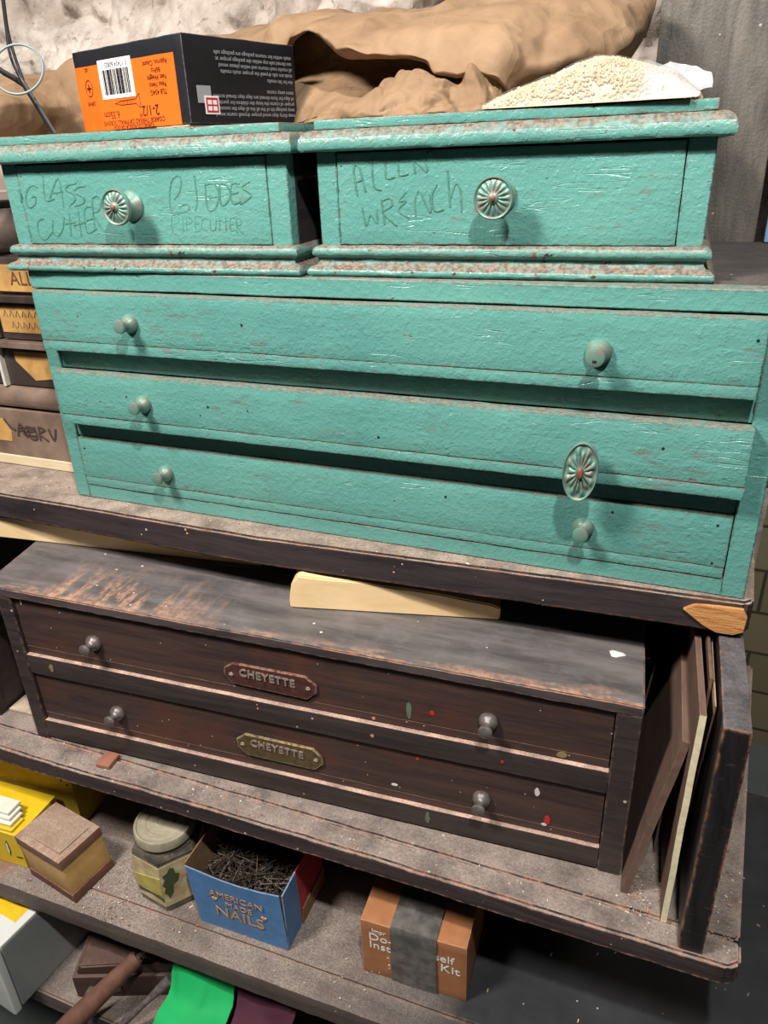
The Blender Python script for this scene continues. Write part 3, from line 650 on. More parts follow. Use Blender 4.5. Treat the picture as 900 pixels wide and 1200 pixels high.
# ================================================================ dark two-drawer cabinet
cab = empty('drawer_cabinet', (-0.039, -0.112, -0.2848), 3.4, 'low dark brown two-drawer cabinet with paint splashes and metal name plates on the middle shelf', 'cabinet')
CW = 0.694
def topz(u): return 0.2155 - 0.0095 * u / CW     # the top rises a little to the left
bm = bmesh.new()
prism(bm, [(0, 0.0), (0.0185, 0.0), (0.0185, topz(0)-0.0115), (0, topz(0)-0.0115)], 'y', 0, 0.30, bev=0.0008)
prism(bm, [(0.6725, 0.0), (CW, 0.0), (CW, topz(CW)-0.0105), (0.6725, topz(0.67)-0.0105)], 'y', 0, 0.30, bev=0.0008)
box(bm, 0.018, 0.673, 0.290, 0.300, 0.004, 0.195, 0)
link('side_panel', bm, CABRAIL, cab)
bm = bmesh.new(); box(bm, 0.0187, 0.6723, 0.0002, 0.016, 0.1000, 0.1262, 0.0012, 2, 0.012, 0.0004, 5)
link('middle_rail', bm, CABRAIL, cab, smooth=35)
bm = bmesh.new(); box(bm, 0.0187, 0.6723, 0.0002, 0.016, 0.0025, 0.0290, 0.0012, 2, 0.012, 0.0005, 6); box(bm, 0.0187, 0.6723, 0.016, 0.290, 0.0035, 0.0090, 0)
link('base_rail', bm, CABRAIL, cab, smooth=35)
bm = bmesh.new()
t = bmesh.new(); prism(t, [(-0.0150, -0.0010), (0.6945, -0.0005), (0.6925, 0.12), (0.690, 0.302), (-0.068, 0.302), (-0.030, 0.09)], 'z', 0, 0.0110, bev=0.0012)
for i in range(1, 64):
    bmesh.ops.bisect_plane(t, geom=t.verts[:] + t.edges[:] + t.faces[:], plane_co=(-0.015+0.71*i/64, 0, 0), plane_no=(1, 0, 0))
for i in range(1, 12):
    bmesh.ops.bisect_plane(t, geom=t.verts[:] + t.edges[:] + t.faces[:], plane_co=(0, 0.025*i, 0), plane_no=(0, 1, 0))
for v in t.verts:
    low_ = v.co.z < 0.005
    w = wob(v.co, 45, 7)*0.4 + wob(v.co, 150, 3)*0.6
    if v.co.y < 0.004: v.co += Vector((0, w.y*0.0007, w.z*(0.0016 if low_ else 0.0006)))
    v.co.z += topz(v.co.x) - 0.0112
me = bpy.data.meshes.new('t'); t.to_mesh(me); t.free(); bm.from_mesh(me); bpy.data.meshes.remove(me)
def mat_cabtop():
    g = G('worn_cabinet_top_board')
    x, y, z = g.sep(g.oc)
    gr = g.noise(1, 6, 0.65, g.scale(g.oc, (9, 55, 60)))
    c = g.mix(g.ramp(gr, 0.35, 0.65), lin('#4C4847'), lin('#6E6866'))
    c = g.mix(g.ramp(g.noise(30, 5, 0.7), 0.5, 0.7, 0, 0.5), c, lin('#787075'))
    up = g.ramp(g.normal_z(), 0.4, 0.8)
    # bare wood where the front edge and the left end are rubbed through
    near = g.ramp(g.math('ADD', y, g.math('MULTIPLY', g.noise(16, 3), 0.03)), 0.010, 0.034, 1, 0)
    en = g.noise(1, 5, 0.65, g.scale(g.oc, (20, 90, 60)))
    m1 = g.math('MULTIPLY', near, g.ramp(g.math('ADD', en, g.math('MULTIPLY', near, 0.16)), 0.56, 0.63))
    rubrot = g.scale(g.oc, (70, 14, 60), rot=(0, 0, 0.55))
    sn = g.noise(1, 5, 0.6, rubrot)
    zone = g.math('MULTIPLY', g.ramp(y, 0.01, 0.09, 1, 0), g.math('MULTIPLY', g.ramp(x, 0.03, 0.08), g.ramp(x, 0.30, 0.18, 0, 1)))
    m2 = g.math('MULTIPLY', zone, g.ramp(sn, 0.47, 0.56))
    m = g.math('MULTIPLY', g.math('MAXIMUM', m1, m2), up)
    side = g.math('SUBTRACT', 1.0, up)
    c = g.mix(side, c, g.mix(g.ramp(gr, 0.4, 0.6), lin('#3A3233'), lin('#504747')))
    c = g.mix(g.math('MULTIPLY', m, 0.85), c, g.mix(g.ramp(g.noise(160, 3), 0.4, 0.6), lin('#BE957A'), lin('#8E6C5E')))
    e = g.edge(0.0016, 0.02, 0.12)
    c = g.mix(g.math('MULTIPLY', e, g.ramp(g.noise(70, 4), 0.45, 0.58, 0, 0.8)), c, lin('#A9785C'))
    v = g.voro(80); vc = g.sep(g.voro(80, out='Color'))
    c = g.mix(g.math('MULTIPLY', g.math('LESS_THAN', v, g.math('MULTIPLY', vc[1], 0.13)), g.math('GREATER_THAN', vc[0], 0.72)), c, lin('#C9C3BC'))
    return g.done(c, 0.48, g.bump(g.math('ADD', gr, g.math('MULTIPLY', g.noise(200, 3), 0.4)), 0.4, 0.0008))
link('top_board', bm, mat_cabtop(), cab, smooth=35)
def cab_drawer(z0, zl, zr, knobs, plate, screw, pm):
    d = empty('drawer', (0, 0, 0)); d.parent = cab
    bm = bmesh.new()
    def zt(u): return zl + (zr-zl)*u/CW
    prism(bm, [(0.0195, z0+0.0098), (0.6715, z0+0.0098), (0.6715, zt(0.67)), (0.0195, zt(0.02))], 'y', 0.0044, 0.018, bev=0.0006)
    prism(bm, [(0.0195, z0), (0.6715, z0), (0.6715, z0+0.0095), (0.0195, z0+0.0095)], 'y', 0.0046, 0.018, bev=0.0006)
    link('drawer_front', bm, CABDRAW, d)
    bm = bmesh.new(); box(bm, 0.026, 0.665, 0.018, 0.27, z0+0.002, min(zl, zr)-0.006, 0)
    link('drawer_box', bm, DARKIN, d)
    for u, z in knobs: small_knob(d, (u, 0.0046, z), KNOBD, 1.0)
    bm = bmesh.new()
    prism(bm, plate, 'y', 0.0012, 0.0044, bev=0.0010)
    p = link('name_plate', bm, pm, d, smooth=30)
    us = [q[0] for q in plate]; zs = [q[1] for q in plate]
    cu, cz = (min(us)+max(us))/2, (min(zs)+max(zs))/2
    b = bmesh.new(); ang = -0.075
    Mt = Matrix.Translation((cu-0.002, 0.0011, cz+0.0035)) @ Matrix.Rotation(ang*-0.35, 4, 'Y') @ FRONT
    text(b, 'CHEYETTE', 0.0130, Mt, 0.0010, space=1.15, sx=0.92, bold=0.0003)
    link('embossed_lettering', b, mat_plain('worn_raised_metal', '#B9A79A', 0.35, 0.5, 0.15, 200) if 'worn_raised_metal' not in bpy.data.materials else bpy.data.materials['worn_raised_metal'], p)
    for sx_ in (-1, 1):
        b = bmesh.new(); lathe(b, [(0.0027, 0), (0.0025, 0.0008), (0.0012, 0.0013)], 14, Matrix.Translation((cu+sx_*0.0435, 0.0013, cz)) @ FRONT)
        box(b, cu+sx_*0.0435-0.0022, cu+sx_*0.0435+0.0022, -0.0004, 0.0002, cz-0.0003, cz+0.0003, 0)
        link('screw', b, bpy.data.materials['worn_raised_metal'], p, smooth=40)
    return d
PL1 = mat_plain('red_brown_plate', '#6B4640', 0.32, 0.45, 0.2, 120, 0.3, edgecol='#D9A892')
PL2 = mat_plain('olive_brass_plate', '#7A6647', 0.30, 0.5, 0.2, 120, 0.3, edgecol='#E0CDA6')
cab_drawer(0.1275, 0.2030, 0.1945, [(0.1196, 0.1600), (0.561, 0.1560)], [(0.2945, 0.1696), (0.3760, 0.1692), (0.3877, 0.1601), (0.3870, 0.1500), (0.3760, 0.1400), (0.2900, 0.1425), (0.2821, 0.1530), (0.2835, 0.1620)], True, PL1)
cab_drawer(0.0300, 0.0992, 0.0992, [(0.1298, 0.0637), (0.5568, 0.0570)], [(0.2967, 0.0756), (0.3768, 0.0752), (0.3872, 0.0650), (0.3872, 0.0560), (0.3770, 0.0455), (0.2960, 0.0455), (0.2860, 0.0550), (0.2850, 0.0660)], True, PL2)
# paint splashes, dried in their own shapes
random.seed(5)
def splash(bm, u, y, z, w, h, seed, mi):
    n = 14; random.seed(seed)
    poly = [(u + w*math.cos(2*PI*k/n)*random.uniform(0.75, 1.1), z + h*math.sin(2*PI*k/n)*random.uniform(0.8, 1.1)) for k in range(n)]
    prism(bm, poly, 'y', y-0.0004, y+0.0002, mi=mi)
S = 0.0043
SPL = [mat_plain('green_paint', '#5F7460', 0.5), mat_plain('red_paint', '#C8332B', 0.4), mat_plain('white_paint', '#E2DED8', 0.5), mat_plain('peach_paint', '#C98A74', 0.5), mat_plain('ochre_paint', '#8C7A50', 0.5)]
for a_ in [(0.4832, S, 0.1495, 0.0030, 0.0110, 1, 0), (0.5018, -0.0001, 0.0170, 0.0025, 0.0085, 2, 0), (0.5064, S, 0.1518, 0.0026, 0.0026, 3, 1), (0.6213, S, 0.0470, 0.0034, 0.0058, 4, 1), (0.4909, S, 0.0900, 0.0017, 0.0016, 5, 1), (0.5760, -0.0001, 0.1130, 0.0015, 0.0015, 12, 1), (0.6100, S, 0.0800, 0.0026, 0.0052, 6, 2), (0.4655, S, 0.0480, 0.0040, 0.0016, 7, 2), (0.029, S, 0.197, 0.0012, 0.0035, 8, 2), (0.4461, S, 0.1310, 0.0020, 0.0018, 9, 3), (0.4453, -0.0001, 0.1120, 0.0020, 0.0018, 10, 3), (0.6299, S, 0.1320, 0.0050, 0.0036, 11, 4), (0.052, -0.0001, 0.1140, 0.0032, 0.0055, 13, 4), (0.6190, S, 0.0400, 0.0030, 0.0016, 14, 2)]:
    bm = bmesh.new(); splash(bm, *a_[:-1], 0); link('paint_splash', bm, SPL[a_[-1]], cab)
bm = bmesh.new()
lathe(bm, [(0.0060, 0), (0.0052, 0.0012), (0.0022, 0.0022)], 12, Matrix.Translation((0.668, 0.070, topz(0.668)+0.0001)) @ Matrix.Diagonal((1.2, 0.8, 1, 1)), rf=lambda r, h, a: (r*(1+0.22*math.sin(3*a+1)), h))
props(link('plaster_crumb', bm, mat_plain('white_plaster', '#DAD6D0', 0.8), smooth=60, loc=(-0.039, -0.112, -0.2848), rot=(0, 0, math.radians(3.4))), 'small white plaster crumb on the right end of the dark cabinet top', 'crumb')

# ================================================================ wedges
bm = bmesh.new()
prism(bm, [(0, 0), (0.2178, 0), (0.2180, 0.0150), (0.2090, 0.0180), (0.1500, 0.0275), (0.0800, 0.0350), (0.0110, 0.0388), (0.0030, 0.0300), (0.0, 0.0120)], 'y', 0, 0.085, bev=0.0015)
for i in range(1, 18): bmesh.ops.bisect_plane(bm, geom=bm.verts[:] + bm.edges[:] + bm.faces[:], plane_co=(0.218*i/18, 0, 0), plane_no=(1, 0, 0))
for v in bm.verts:
    if v.co.z > 0.002: v.co += wob(v.co, 40, 2) * 0.0008
o = link('wooden_wedge', bm, PINE, loc=(0.2962, -0.0372, -0.0737), rot=(0, math.radians(0.78), math.radians(13.8)), smooth=35)
props(o, 'pale tapered wooden wedge jammed under the middle of the top shelf board', 'wedge')
bm = bmesh.new()
prism(bm, [(-0.20, 0), (0.34, 0), (0.34, 0.003), (0.20, 0.018), (0.05, 0.0300), (-0.20, 0.0285)], 'y', 0, 0.04, bev=0.001)
o = link('wooden_wedge', bm, PINE, loc=(-0.1326+0.02, -0.0173, -0.0676), rot=(0, math.radians(0.9), math.radians(8.0)), smooth=35)
props(o, 'long pale pine wedge under the left end of the top shelf board', 'wedge')
# short reddish stick under the cabinet, pale strip and dark crate at its left
bm = bmesh.new(); box(bm, -0.0095, 0.0095, 0, 0.0225, 0, 0.0058, 0.002, 2, 0.02, 0.0006, 3)
props(link('wooden_stick', bm, mat_wood('reddish_stick', '#8A5A48', '#A06C55', '#C08A6A', 0.5, (60, 8, 60), 0.6), loc=(0.0775, -0.1300, -0.2852), rot=(0, 0, math.radians(6)), smooth=35), 'short reddish brown stick poking out under the dark cabinet', 'stick')
bm = bmesh.new(); box(bm, 0, 0.047, 0, 0.22, 0, 0.004, 0.001, 2, 0.02, 0.0006, 8)
props(link('wood_offcut', bm, mat_plain('pale_dusty_offcut', '#BFAE98', 0.8, var=0.15), loc=(-0.1105, -0.088, -0.2852), rot=(0, 0, math.radians(2.6)), smooth=35), 'pale thin offcut lying between the dark crate and the dark cabinet', 'offcut')
crate = empty('wooden_crate', (-0.1130, -0.1000, -0.2853), 3, 'dark wooden crate standing left of the dark cabinet on the middle shelf', 'crate')
CR = mat_wood('dark_crate_wood', '#2B2324', '#3B3130', '#6A5548', 0.5, (8, 60, 60), 0.6, '#4B423E', 0.7)
bm = bmesh.new()
box(bm, -0.300, 0, 0, 0.012, 0.0, 0.165, 0.001, 2, 0.03, 0.0005, 1); link('front_board', bm, CR, crate, smooth=35)
bm = bmesh.new(); box(bm, -0.012, 0, 0.0122, 0.26, 0.0, 0.165, 0.001, 2, 0.03, 0.0005, 2); link('side_board', bm, CR, crate, smooth=35); bm = bmesh.new(); box(bm, -0.300, -0.288, 0.0122, 0.26, 0, 0.165, 0.001); link('side_board', bm, CR, crate, smooth=35)
bm = bmesh.new(); box(bm, -0.288, -0.012, 0.0122, 0.26, 0, 0.006, 0); box(bm, -0.288, -0.012, 0.25, 0.26, 0.006, 0.165, 0); link('bottom_board', bm, CR, crate)

# ================================================================ boards leaning in the bay beside the divider
def lean(name, top, bot, back, th, m, label, z0=-0.2850, dz_back=0.0, cat='board'):
    """slab leaning sideways: top/bot are the front-edge (x, y, z); it runs back by `back` (dx, dy)"""
    t_, b_ = Vector(top), Vector(bot); bk = Vector((back[0], back[1], dz_back)); nrm = (t_-b_).cross(bk).normalized()
    if nrm.x < 0: nrm = -nrm
    bm = bmesh.new(); N1 = 14; V = []
    for s in (0, 1):
        for j in range(2):
            for i in range(N1+1):
                p = b_ + (t_-b_)*i/N1 + bk*j + nrm*th*s + wob(b_+(t_-b_)*i/N1+bk*j, 40, 2)*0.0006
                V.append(bm.verts.new(p))
    I = lambda s, j, i: V[(s*2+j)*(N1+1)+i]
    for i in range(N1):
        bm.faces.new((I(0,0,i), I(0,0,i+1), I(0,1,i+1), I(0,1,i))); bm.faces.new((I(1,0,i), I(1,1,i), I(1,1,i+1), I(1,0,i+1)))
        bm.faces.new((I(0,0,i), I(1,0,i), I(1,0,i+1), I(0,0,i+1))); bm.faces.new((I(0,1,i), I(0,1,i+1), I(1,1,i+1), I(1,1,i)))
    bm.faces.new((I(0,0,0), I(0,1,0), I(1,1,0), I(1,0,0))); bm.faces.new((I(0,0,N1), I(1,0,N1), I(1,1,N1), I(0,1,N1)))
    if isinstance(m, list):
        for k_, f in enumerate(bm.faces): f.material_index = 0 if (k_ < 4*N1 and k_ % 4 == 2) else 1
    c = b_.copy()
    for v in bm.verts: v.co -= c
    o = link(name, bm, m, loc=c, smooth=25)
    return props(o, label, cat)
lean('fibreboard_panel', (0.6860, -0.0870, -0.0915), (0.6562, -0.0885, -0.2848), (-0.012, 0.28), 0.0066, HARDB, 'thick brown fibreboard panel leaning between the dark cabinet and the divider')
lean('thin_panel', (0.6934, -0.1060, -0.0470), (0.6928, -0.1075, -0.2848), (-0.016, 0.30), 0.0052, [CREAM, HARDB], 'thin cream-edged board standing just left of the thick divider')
lean('thin_panel', (0.7000, -0.0600, -0.0440), (0.6990, -0.0600, -0.2848), (-0.013, 0.30), 0.0024, HARDB, 'thin brown board squeezed in behind, nearest the thick divider')
lean('thin_panel', (0.6836, -0.0300, -0.1500), (0.6815, -0.0310, -0.2848), (-0.010, 0.26), 0.0020, HARDB, 'short brown board deep in the bay, between the fibreboard and the cream-edged board')
lean('thin_panel', (0.7046, -0.0900, -0.0480), (0.7036, -0.0300, -0.2848), (-0.0085, 0.24), 0.0012, mat_plain('tan_card', '#A58B6E', 0.8), 'tan card sheet, rightmost of the sheets beside the divider')
bm = bmesh.new()
tube(bm, smooth_path([(0.659, 0.05, -0.12), (0.6535, 0.03, -0.165), (0.6515, 0.02, -0.21), (0.6525, 0.02, -0.25), (0.657, 0.02, -0.2835)], 8), 0.0011, 8)
props(link('wire_hoop', bm, mat_plain('dull_steel_wire', '#5C5854', 0.4, 0.7)), 'bent dull wire in the dark gap right of the dark cabinet', 'wire')

# ================================================================ paper bag
def mat_kraft():
    g = G('kraft_paper')
    c = g.mix(g.ramp(g.noise(14, 5, 0.6), 0.35, 0.65), lin('#83694F'), lin('#9B7F63'))
    c = g.mix(g.ramp(g.noise(40, 5, 0.7), 0.60, 0.70, 0, 0.35), c, lin('#9C7550'))
    wv = g.t.nodes.new('ShaderNodeVectorMath'); wv.operation = 'MULTIPLY_ADD'
    g.set(wv.inputs[0], g.noise(8, 3, color=True)); wv.inputs[1].default_value = (0.09, 0.09, 0.09); g.set(wv.inputs[2], g.oc)
    h = g.math('ADD', g.math('MULTIPLY', g.voro(13, vec=wv.outputs[0]), 1.0), g.math('MULTIPLY', g.voro(37, vec=wv.outputs[0]), 0.30))
    h = g.math('ADD', h, g.math('MULTIPLY', g.voro(90), 0.06))
    return g.done(c, 0.72, g.bump(h, 0.85, 0.012), spec=0.25)
KRAFT = mat_kraft()
def crumple(amp, amp2, f=16, seed=0):
    def fn(p, u, v):
        q = Vector(p)
        r = Vector((abs(noise.noise(q*f + Vector((seed, 0, 0)))), abs(noise.noise(q*f*0.8 + Vector((5, seed, 9)))), abs(noise.noise(q*f*0.9 + Vector((9, 3, seed))))))
        r2 = Vector((abs(noise.noise(q*f*2.7)), abs(noise.noise(q*f*2.9 + Vector((5, 1, 9)))), abs(noise.noise(q*f*2.6 + Vector((9, 3, 1))))))
        return q + (r - Vector((.2, .2, .2)))*amp + (r2 - Vector((.2, .2, .2)))*amp2
    return fn
def facets(amp, amp2, f, seed):
    def F(q, k):
        d, _ = noise.voronoi(q*k + Vector((seed*3.7, 0, seed)))
        return d[1] - d[0]
    def fn(p, u, v):
        q = Vector(p); qa = Vector((q.x*0.75, q.y, q.z*1.2)) + wob(q, 9, seed)*0.02
        a = min(0.6, F(qa, f)) - 0.3; b = min(0.6, F(qa + Vector((1, 2, 3)), f*2.6)) - 0.3
        return q + Vector((0.15, -0.75, 0.65))*(a*amp + b*amp2) + wob(q, 60, seed)*0.0012
    return fn
def solidify(bm, th):
    bmesh.ops.recalc_face_normals(bm, faces=bm.faces)
    c0_ = [v.co.copy() for v in bm.verts]; lo = [min(c[i] for c in c0_) - 0.01 for i in range(3)]; hi = [max(c[i] for c in c0_) + 0.01 for i in range(3)]
    bmesh.ops.solidify(bm, geom=bm.faces[:], thickness=th)
    for v in bm.verts:
        if any(v.co[i] < lo[i] or v.co[i] > hi[i] for i in range(3)):
            n_ = [e.other_vert(v).co for e in v.link_edges]; n_ = [c for c in n_ if all(lo[i] < c[i] < hi[i] for i in range(3))]
            if n_: v.co = sum(n_, Vector()) / len(n_)
bm = bmesh.new()
grid_sheet(bm, SA, 13, fn=facets(0.022, 0.007, 10, 2))
grid_sheet(bm, SB, 9, fn=facets(0.010, 0.003, 14, 5))
grid_sheet(bm, SC, 12, fn=facets(0.016, 0.007, 24, 8))
for v in bm.verts:
    if v.co.z < 0.3805 and v.co.y < 0.31 and v.co.x > -0.02: v.co.z = 0.3805
solidify(bm, 0.0007)
props(link('paper_bag', bm, KRAFT, smooth=40), 'large crumpled brown kraft paper bag lying on top of the green drawer boxes', 'paper bag')
bm = bmesh.new()
grid_sheet(bm, [[(0.20, 0.37, 0.53), (0.200, 0.40, 0.575), (0.20, 0.43, 0.600)], [(0.29, 0.37, 0.53), (0.295, 0.40, 0.590), (0.30, 0.43, 0.610)], [(0.37, 0.37, 0.53), (0.375, 0.40, 0.605), (0.38, 0.43, 0.62)]], 6, fn=crumple(0.003, 0.002))
solidify(bm, 0.0006)
props(link('white_sheet', bm, mat_plain('white_plastic', '#E8EAEC', 0.5, var=0.03), smooth=60), 'white plastic sheet showing behind the top of the paper bag', 'sheet')

# ================================================================ clear bag of cream granules
gb = empty('granule_bag', (0.54, 0.07, 0.3805), 0, 'small clear plastic bag full of cream granules, lying on the right green box', 'plastic bag')
def mound(x, y):
    """height above the lid of the filled part"""
    pts = [(0.470, 0.0), (0.485, 0.010), (0.505, 0.017), (0.520, 0.021), (0.541, 0.029), (0.557, 0.033), (0.573, 0.031), (0.595, 0.025), (0.614, 0.018), (0.630, 0.006), (0.634, 0.0)]
    h = 0
    for (a, ha), (b, hb) in zip(pts, pts[1:]):
        if a <= x <= b: h = ha + (hb-ha)*(x-a)/(b-a)
    t = (y - 0.062) / 0.041
    return max(0.0, h * max(0.0, 1 - t*t) ** 0.5)
random.seed(11)
bm = bmesh.new()
ico = bmesh.new(); bmesh.ops.create_icosphere(ico, subdivisions=1, radius=1)
iv = [v.co.copy() for v in ico.verts]; ifc = [[v.index for v in f.verts] for f in ico.faces]; ico.free()
cnt = 0
while cnt < 5200:
    x = random.uniform(0.470, 0.633); y = random.uniform(0.021, 0.103)
    h = mound(x, y)
    if h < 0.0022: continue
    zz = (h - 0.0012) if random.random() < 0.88 else random.uniform(0.001, h)
    s = random.uniform(0.0010, 0.0017)
    R_ = Euler((random.uniform(0, 6), random.uniform(0, 6), random.uniform(0, 6))).to_matrix()
    c0 = Vector((x-0.54, y-0.07, max(s*0.7, zz)+random.uniform(-0.0008, 0.0006)))
    vs = [bm.verts.new(c0 + R_ @ Vector((a.x*s*random.uniform(.8, 1.3), a.y*s, a.z*s))) for a in iv]
    for f in ifc: bm.faces.new([vs[i] for i in f])
    cnt += 1
NXc, NYc = 40, 22
cv = [[bm.verts.new((-0.07+0.157*i/NXc, -0.050+0.084*j/NYc, max(0.0, mound(0.47+0.157*i/NXc, 0.020+0.084*j/NYc)-0.0022))) for i in range(NXc+1)] for j in range(NYc+1)]
for j in range(NYc):
    for i in range(NXc):
        if max(v.co.z for v in (cv[j][i], cv[j][i+1], cv[j+1][i+1], cv[j+1][i])) > 0: bm.faces.new((cv[j][i], cv[j][i+1], cv[j+1][i+1], cv[j+1][i]))
o = link('granules', bm, mat_plain('cream_granules', '#CFC0A0', 0.7, var=0.08, scale=90, col2='#A8946F'), gb); o['kind'] = 'stuff'
bm = bmesh.new(); NX, NY = 44, 20; top = []
for j in range(NY+1):
    row = []
    for i in range(NX+1):
        x = 0.466 + 0.166*i/NX; y = 0.018 + 0.090*j/NY
        h = mound(x, y) + 0.0016 + noise.noise(Vector((x*60, y*60, 1)))*0.0014 + noise.noise(Vector((x*160, y*160, 4)))*0.0006
        row.append(bm.verts.new((x-0.54, y-0.07, max(0.0003, h if mound(x, y) > 0 else 0.0003))))
    top.append(row)
for j in range(NY):
    for i in range(NX):
        if any(mound(v.co.x+0.54, v.co.y+0.07) > 0 for v in (top[j][i], top[j][i+1], top[j+1][i+1], top[j+1][i])): bm.faces.new((top[j][i], top[j][i+1], top[j+1][i+1], top[j+1][i]))
for v in [v for v in bm.verts if not v.link_faces]: bm.verts.remove(v)
# empty folded end of the bag standing out to the right
tail = [[(0.052, 0.03, 0.0230), (0.052, 0.018, 0.012), (0.054, 0.008, 0.003)], [(0.066, 0.022, 0.0290), (0.068, 0.014, 0.015), (0.070, 0.004, 0.004)], [(0.082, 0.014, 0.0245), (0.084, 0.008, 0.013), (0.086, 0.0, 0.006)], [(0.097, 0.006, 0.0180), (0.0985, 0.002, 0.012), (0.099, -0.004, 0.0080)]]
grid_sheet(bm, tail, 5, fn=crumple(0.004, 0.002, 40))
g = G('clear_plastic_film')
tr = g.t.nodes.new('ShaderNodeBsdfTransparent'); gl_ = g.t.nodes.new('ShaderNodeBsdfPrincipled'); mx = g.t.nodes.new('ShaderNodeMixShader')
gl_.inputs['Base Color'].default_value = (0.85, 0.84, 0.88, 1); gl_.inputs['Roughness'].default_value = 0.22
g.t.links.new(g.bump(g.noise(90, 4, 0.6), 0.5, 0.002), gl_.inputs['Normal'])
g.set(mx.inputs[0], g.ramp(g.sep(g.oc)[0], 0.048, 0.062, 0.09, 0.42)); g.t.links.new(tr.outputs[0], mx.inputs[1]); g.t.links.new(gl_.outputs[0], mx.inputs[2]); g.t.links.new(mx.outputs[0], g.out.inputs[0])
link('plastic_film', bm, g.m, gb, smooth=60)

# ================================================================ black and orange screw carton
sbx = empty('screw_carton', (0.2047, 0.0305, 0.3806), math.degrees(-0.282), 'black screw box with orange barcode label, upside down on the left green box', 'carton')
A_, B_, H_ = 0.170, 0.139, 0.0725
BLK = mat_plain('black_card', '#1E1F24', 0.42, var=0.1, scale=120, edgecol='#8C8C8C')
bm = bmesh.new(); box(bm, -A_, 0, 0, B_, 0.0022, H_, 0.0012, 2, 0.012, 0.0006, 4)
link('carton_body', bm, BLK, sbx, smooth=35)
bm = bmesh.new()
for (xa, xb, y_, t_) in [(-0.05, -0.004, 0.001, 0.3), (-0.150, -0.055, 0.004, 0.1)]:
    box(bm, xa, xb, y_-0.002, y_+0.05, 0.0002, 0.0017, 0.0003, 1, 0.008, 0.0008, t_)
o = link('bottom_flap', bm, mat_plain('frayed_card', '#B9A88E', 0.8), sbx); o['label'] = 'frayed pale card flap'
bm = bmesh.new(); box(bm, -0.1690, -0.0130, -0.0008, 0.0004, 0.0022, 0.0590, 0.0002, 1, 0.012, 0.0003, 2)
ORG = mat_plain('orange_label', '#F2691E', 0.42, var=0.03, scale=60)
lab = link('orange_label', bm, ORG, sbx)
INK = mat_plain('dark_ink', '#3A1A0E', 0.5); WHT = mat_plain('white_print', '#EDEBE8', 0.5, var=0.02); GREY = mat_plain('grey_print', '#9B9CA0', 0.5, var=0.02); REDP = mat_plain('red_print', '#C22B3A', 0.5, var=0.02)
bm = bmesh.new(); box(bm, -0.1280, -0.0750, -0.0014, -0.0008, 0.0250+0.004, 0.0620, 0.0001)
bc = link('barcode_panel', bm, WHT, lab)
random.seed(3); bm = bmesh.new(); x = -0.1225
while x < -0.0800:
    w = random.choice((0.0005, 0.0009, 0.0014)); box(bm, x, x+w, -0.0017, -0.0014, 0.0325, 0.0535, 0); x += w + random.choice((0.0005, 0.0008, 0.0012))
UP = lambda x, z: Matrix.Translation((x, -0.0015, z)) @ FRONT @ Matrix.Rotation(PI, 4, 'Z')
text(bm, '0 17424 60825 1', 0.0060, UP(-0.1015, 0.0575), 0.0001)
link('barcode', bm, mat_plain('black_ink', '#17171A', 0.5), lab)
bm = bmesh.new()
UPo = lambda x, z: Matrix.Translation((x, -0.0010, z)) @ FRONT @ Matrix.Rotation(PI, 4, 'Z')
text(bm, '2-1/2"', 0.0125, UPo(-0.058, 0.0165), 0.0001); text(bm, '6.35cm', 0.0090, UPo(-0.118, 0.0155), 0.0001)
text(bm, 'COARSE THREAD DRYWALL SCREWS', 0.0058, UPo(-0.085, 0.0085), 0.0001); text(bm, 'TORNILLOS ROSCA GRUESA', 0.0052, UPo(-0.085, 0.0042), 0.0001)
for k, s_ in enumerate(('Approx. Count', '86Pcs', 'Net Weight', 'Peso Neto', 'TLB 454G')): text(bm, s_, 0.0058, UPo(-0.040, 0.0535-0.0058*k), 0.0001)
text(bm, 'DRIVE', 0.0050, UPo(-0.149, 0.0270), 0.0001); text(bm, '#2', 0.0050, UPo(-0.149, 0.0560), 0.0001)
for k in range(20):
    a0, a1 = 2*PI*k/20, 2*PI*(k+1)/20
    tube(bm, [(-0.149+0.0058*math.cos(a0), -0.0009, 0.0400+0.0072*math.sin(a0)), (-0.149+0.0058*math.cos(a1), -0.0009, 0.0400+0.0072*math.sin(a1))], 0.0005, 6, 0.5)
box(bm, -0.1525, -0.1455, -0.0012, -0.0008, 0.0393, 0.0407, 0); box(bm, -0.1497, -0.1483, -0.0012, -0.0008, 0.0365, 0.0435, 0)
# line drawing of a screw
for seg in ([(-0.110, 0.0245), (-0.100, 0.0262), (-0.076, 0.0268), (-0.070, 0.0310), (-0.070, 0.0190), (-0.076, 0.0228), (-0.100, 0.0228), (-0.110, 0.0245)],): 
    for p, q in zip(seg, seg[1:]): tube(bm, [(p[0], -0.0009, p[1]), (q[0], -0.0009, q[1])], 0.0004, 6, 0.5)
for k in range(7): tube(bm, [(-0.101+0.0035*k, -0.0009, 0.0225), (-0.0995+0.0035*k, -0.0009, 0.0268)], 0.0003, 6, 0.5)
link('label_print', bm, INK, lab)
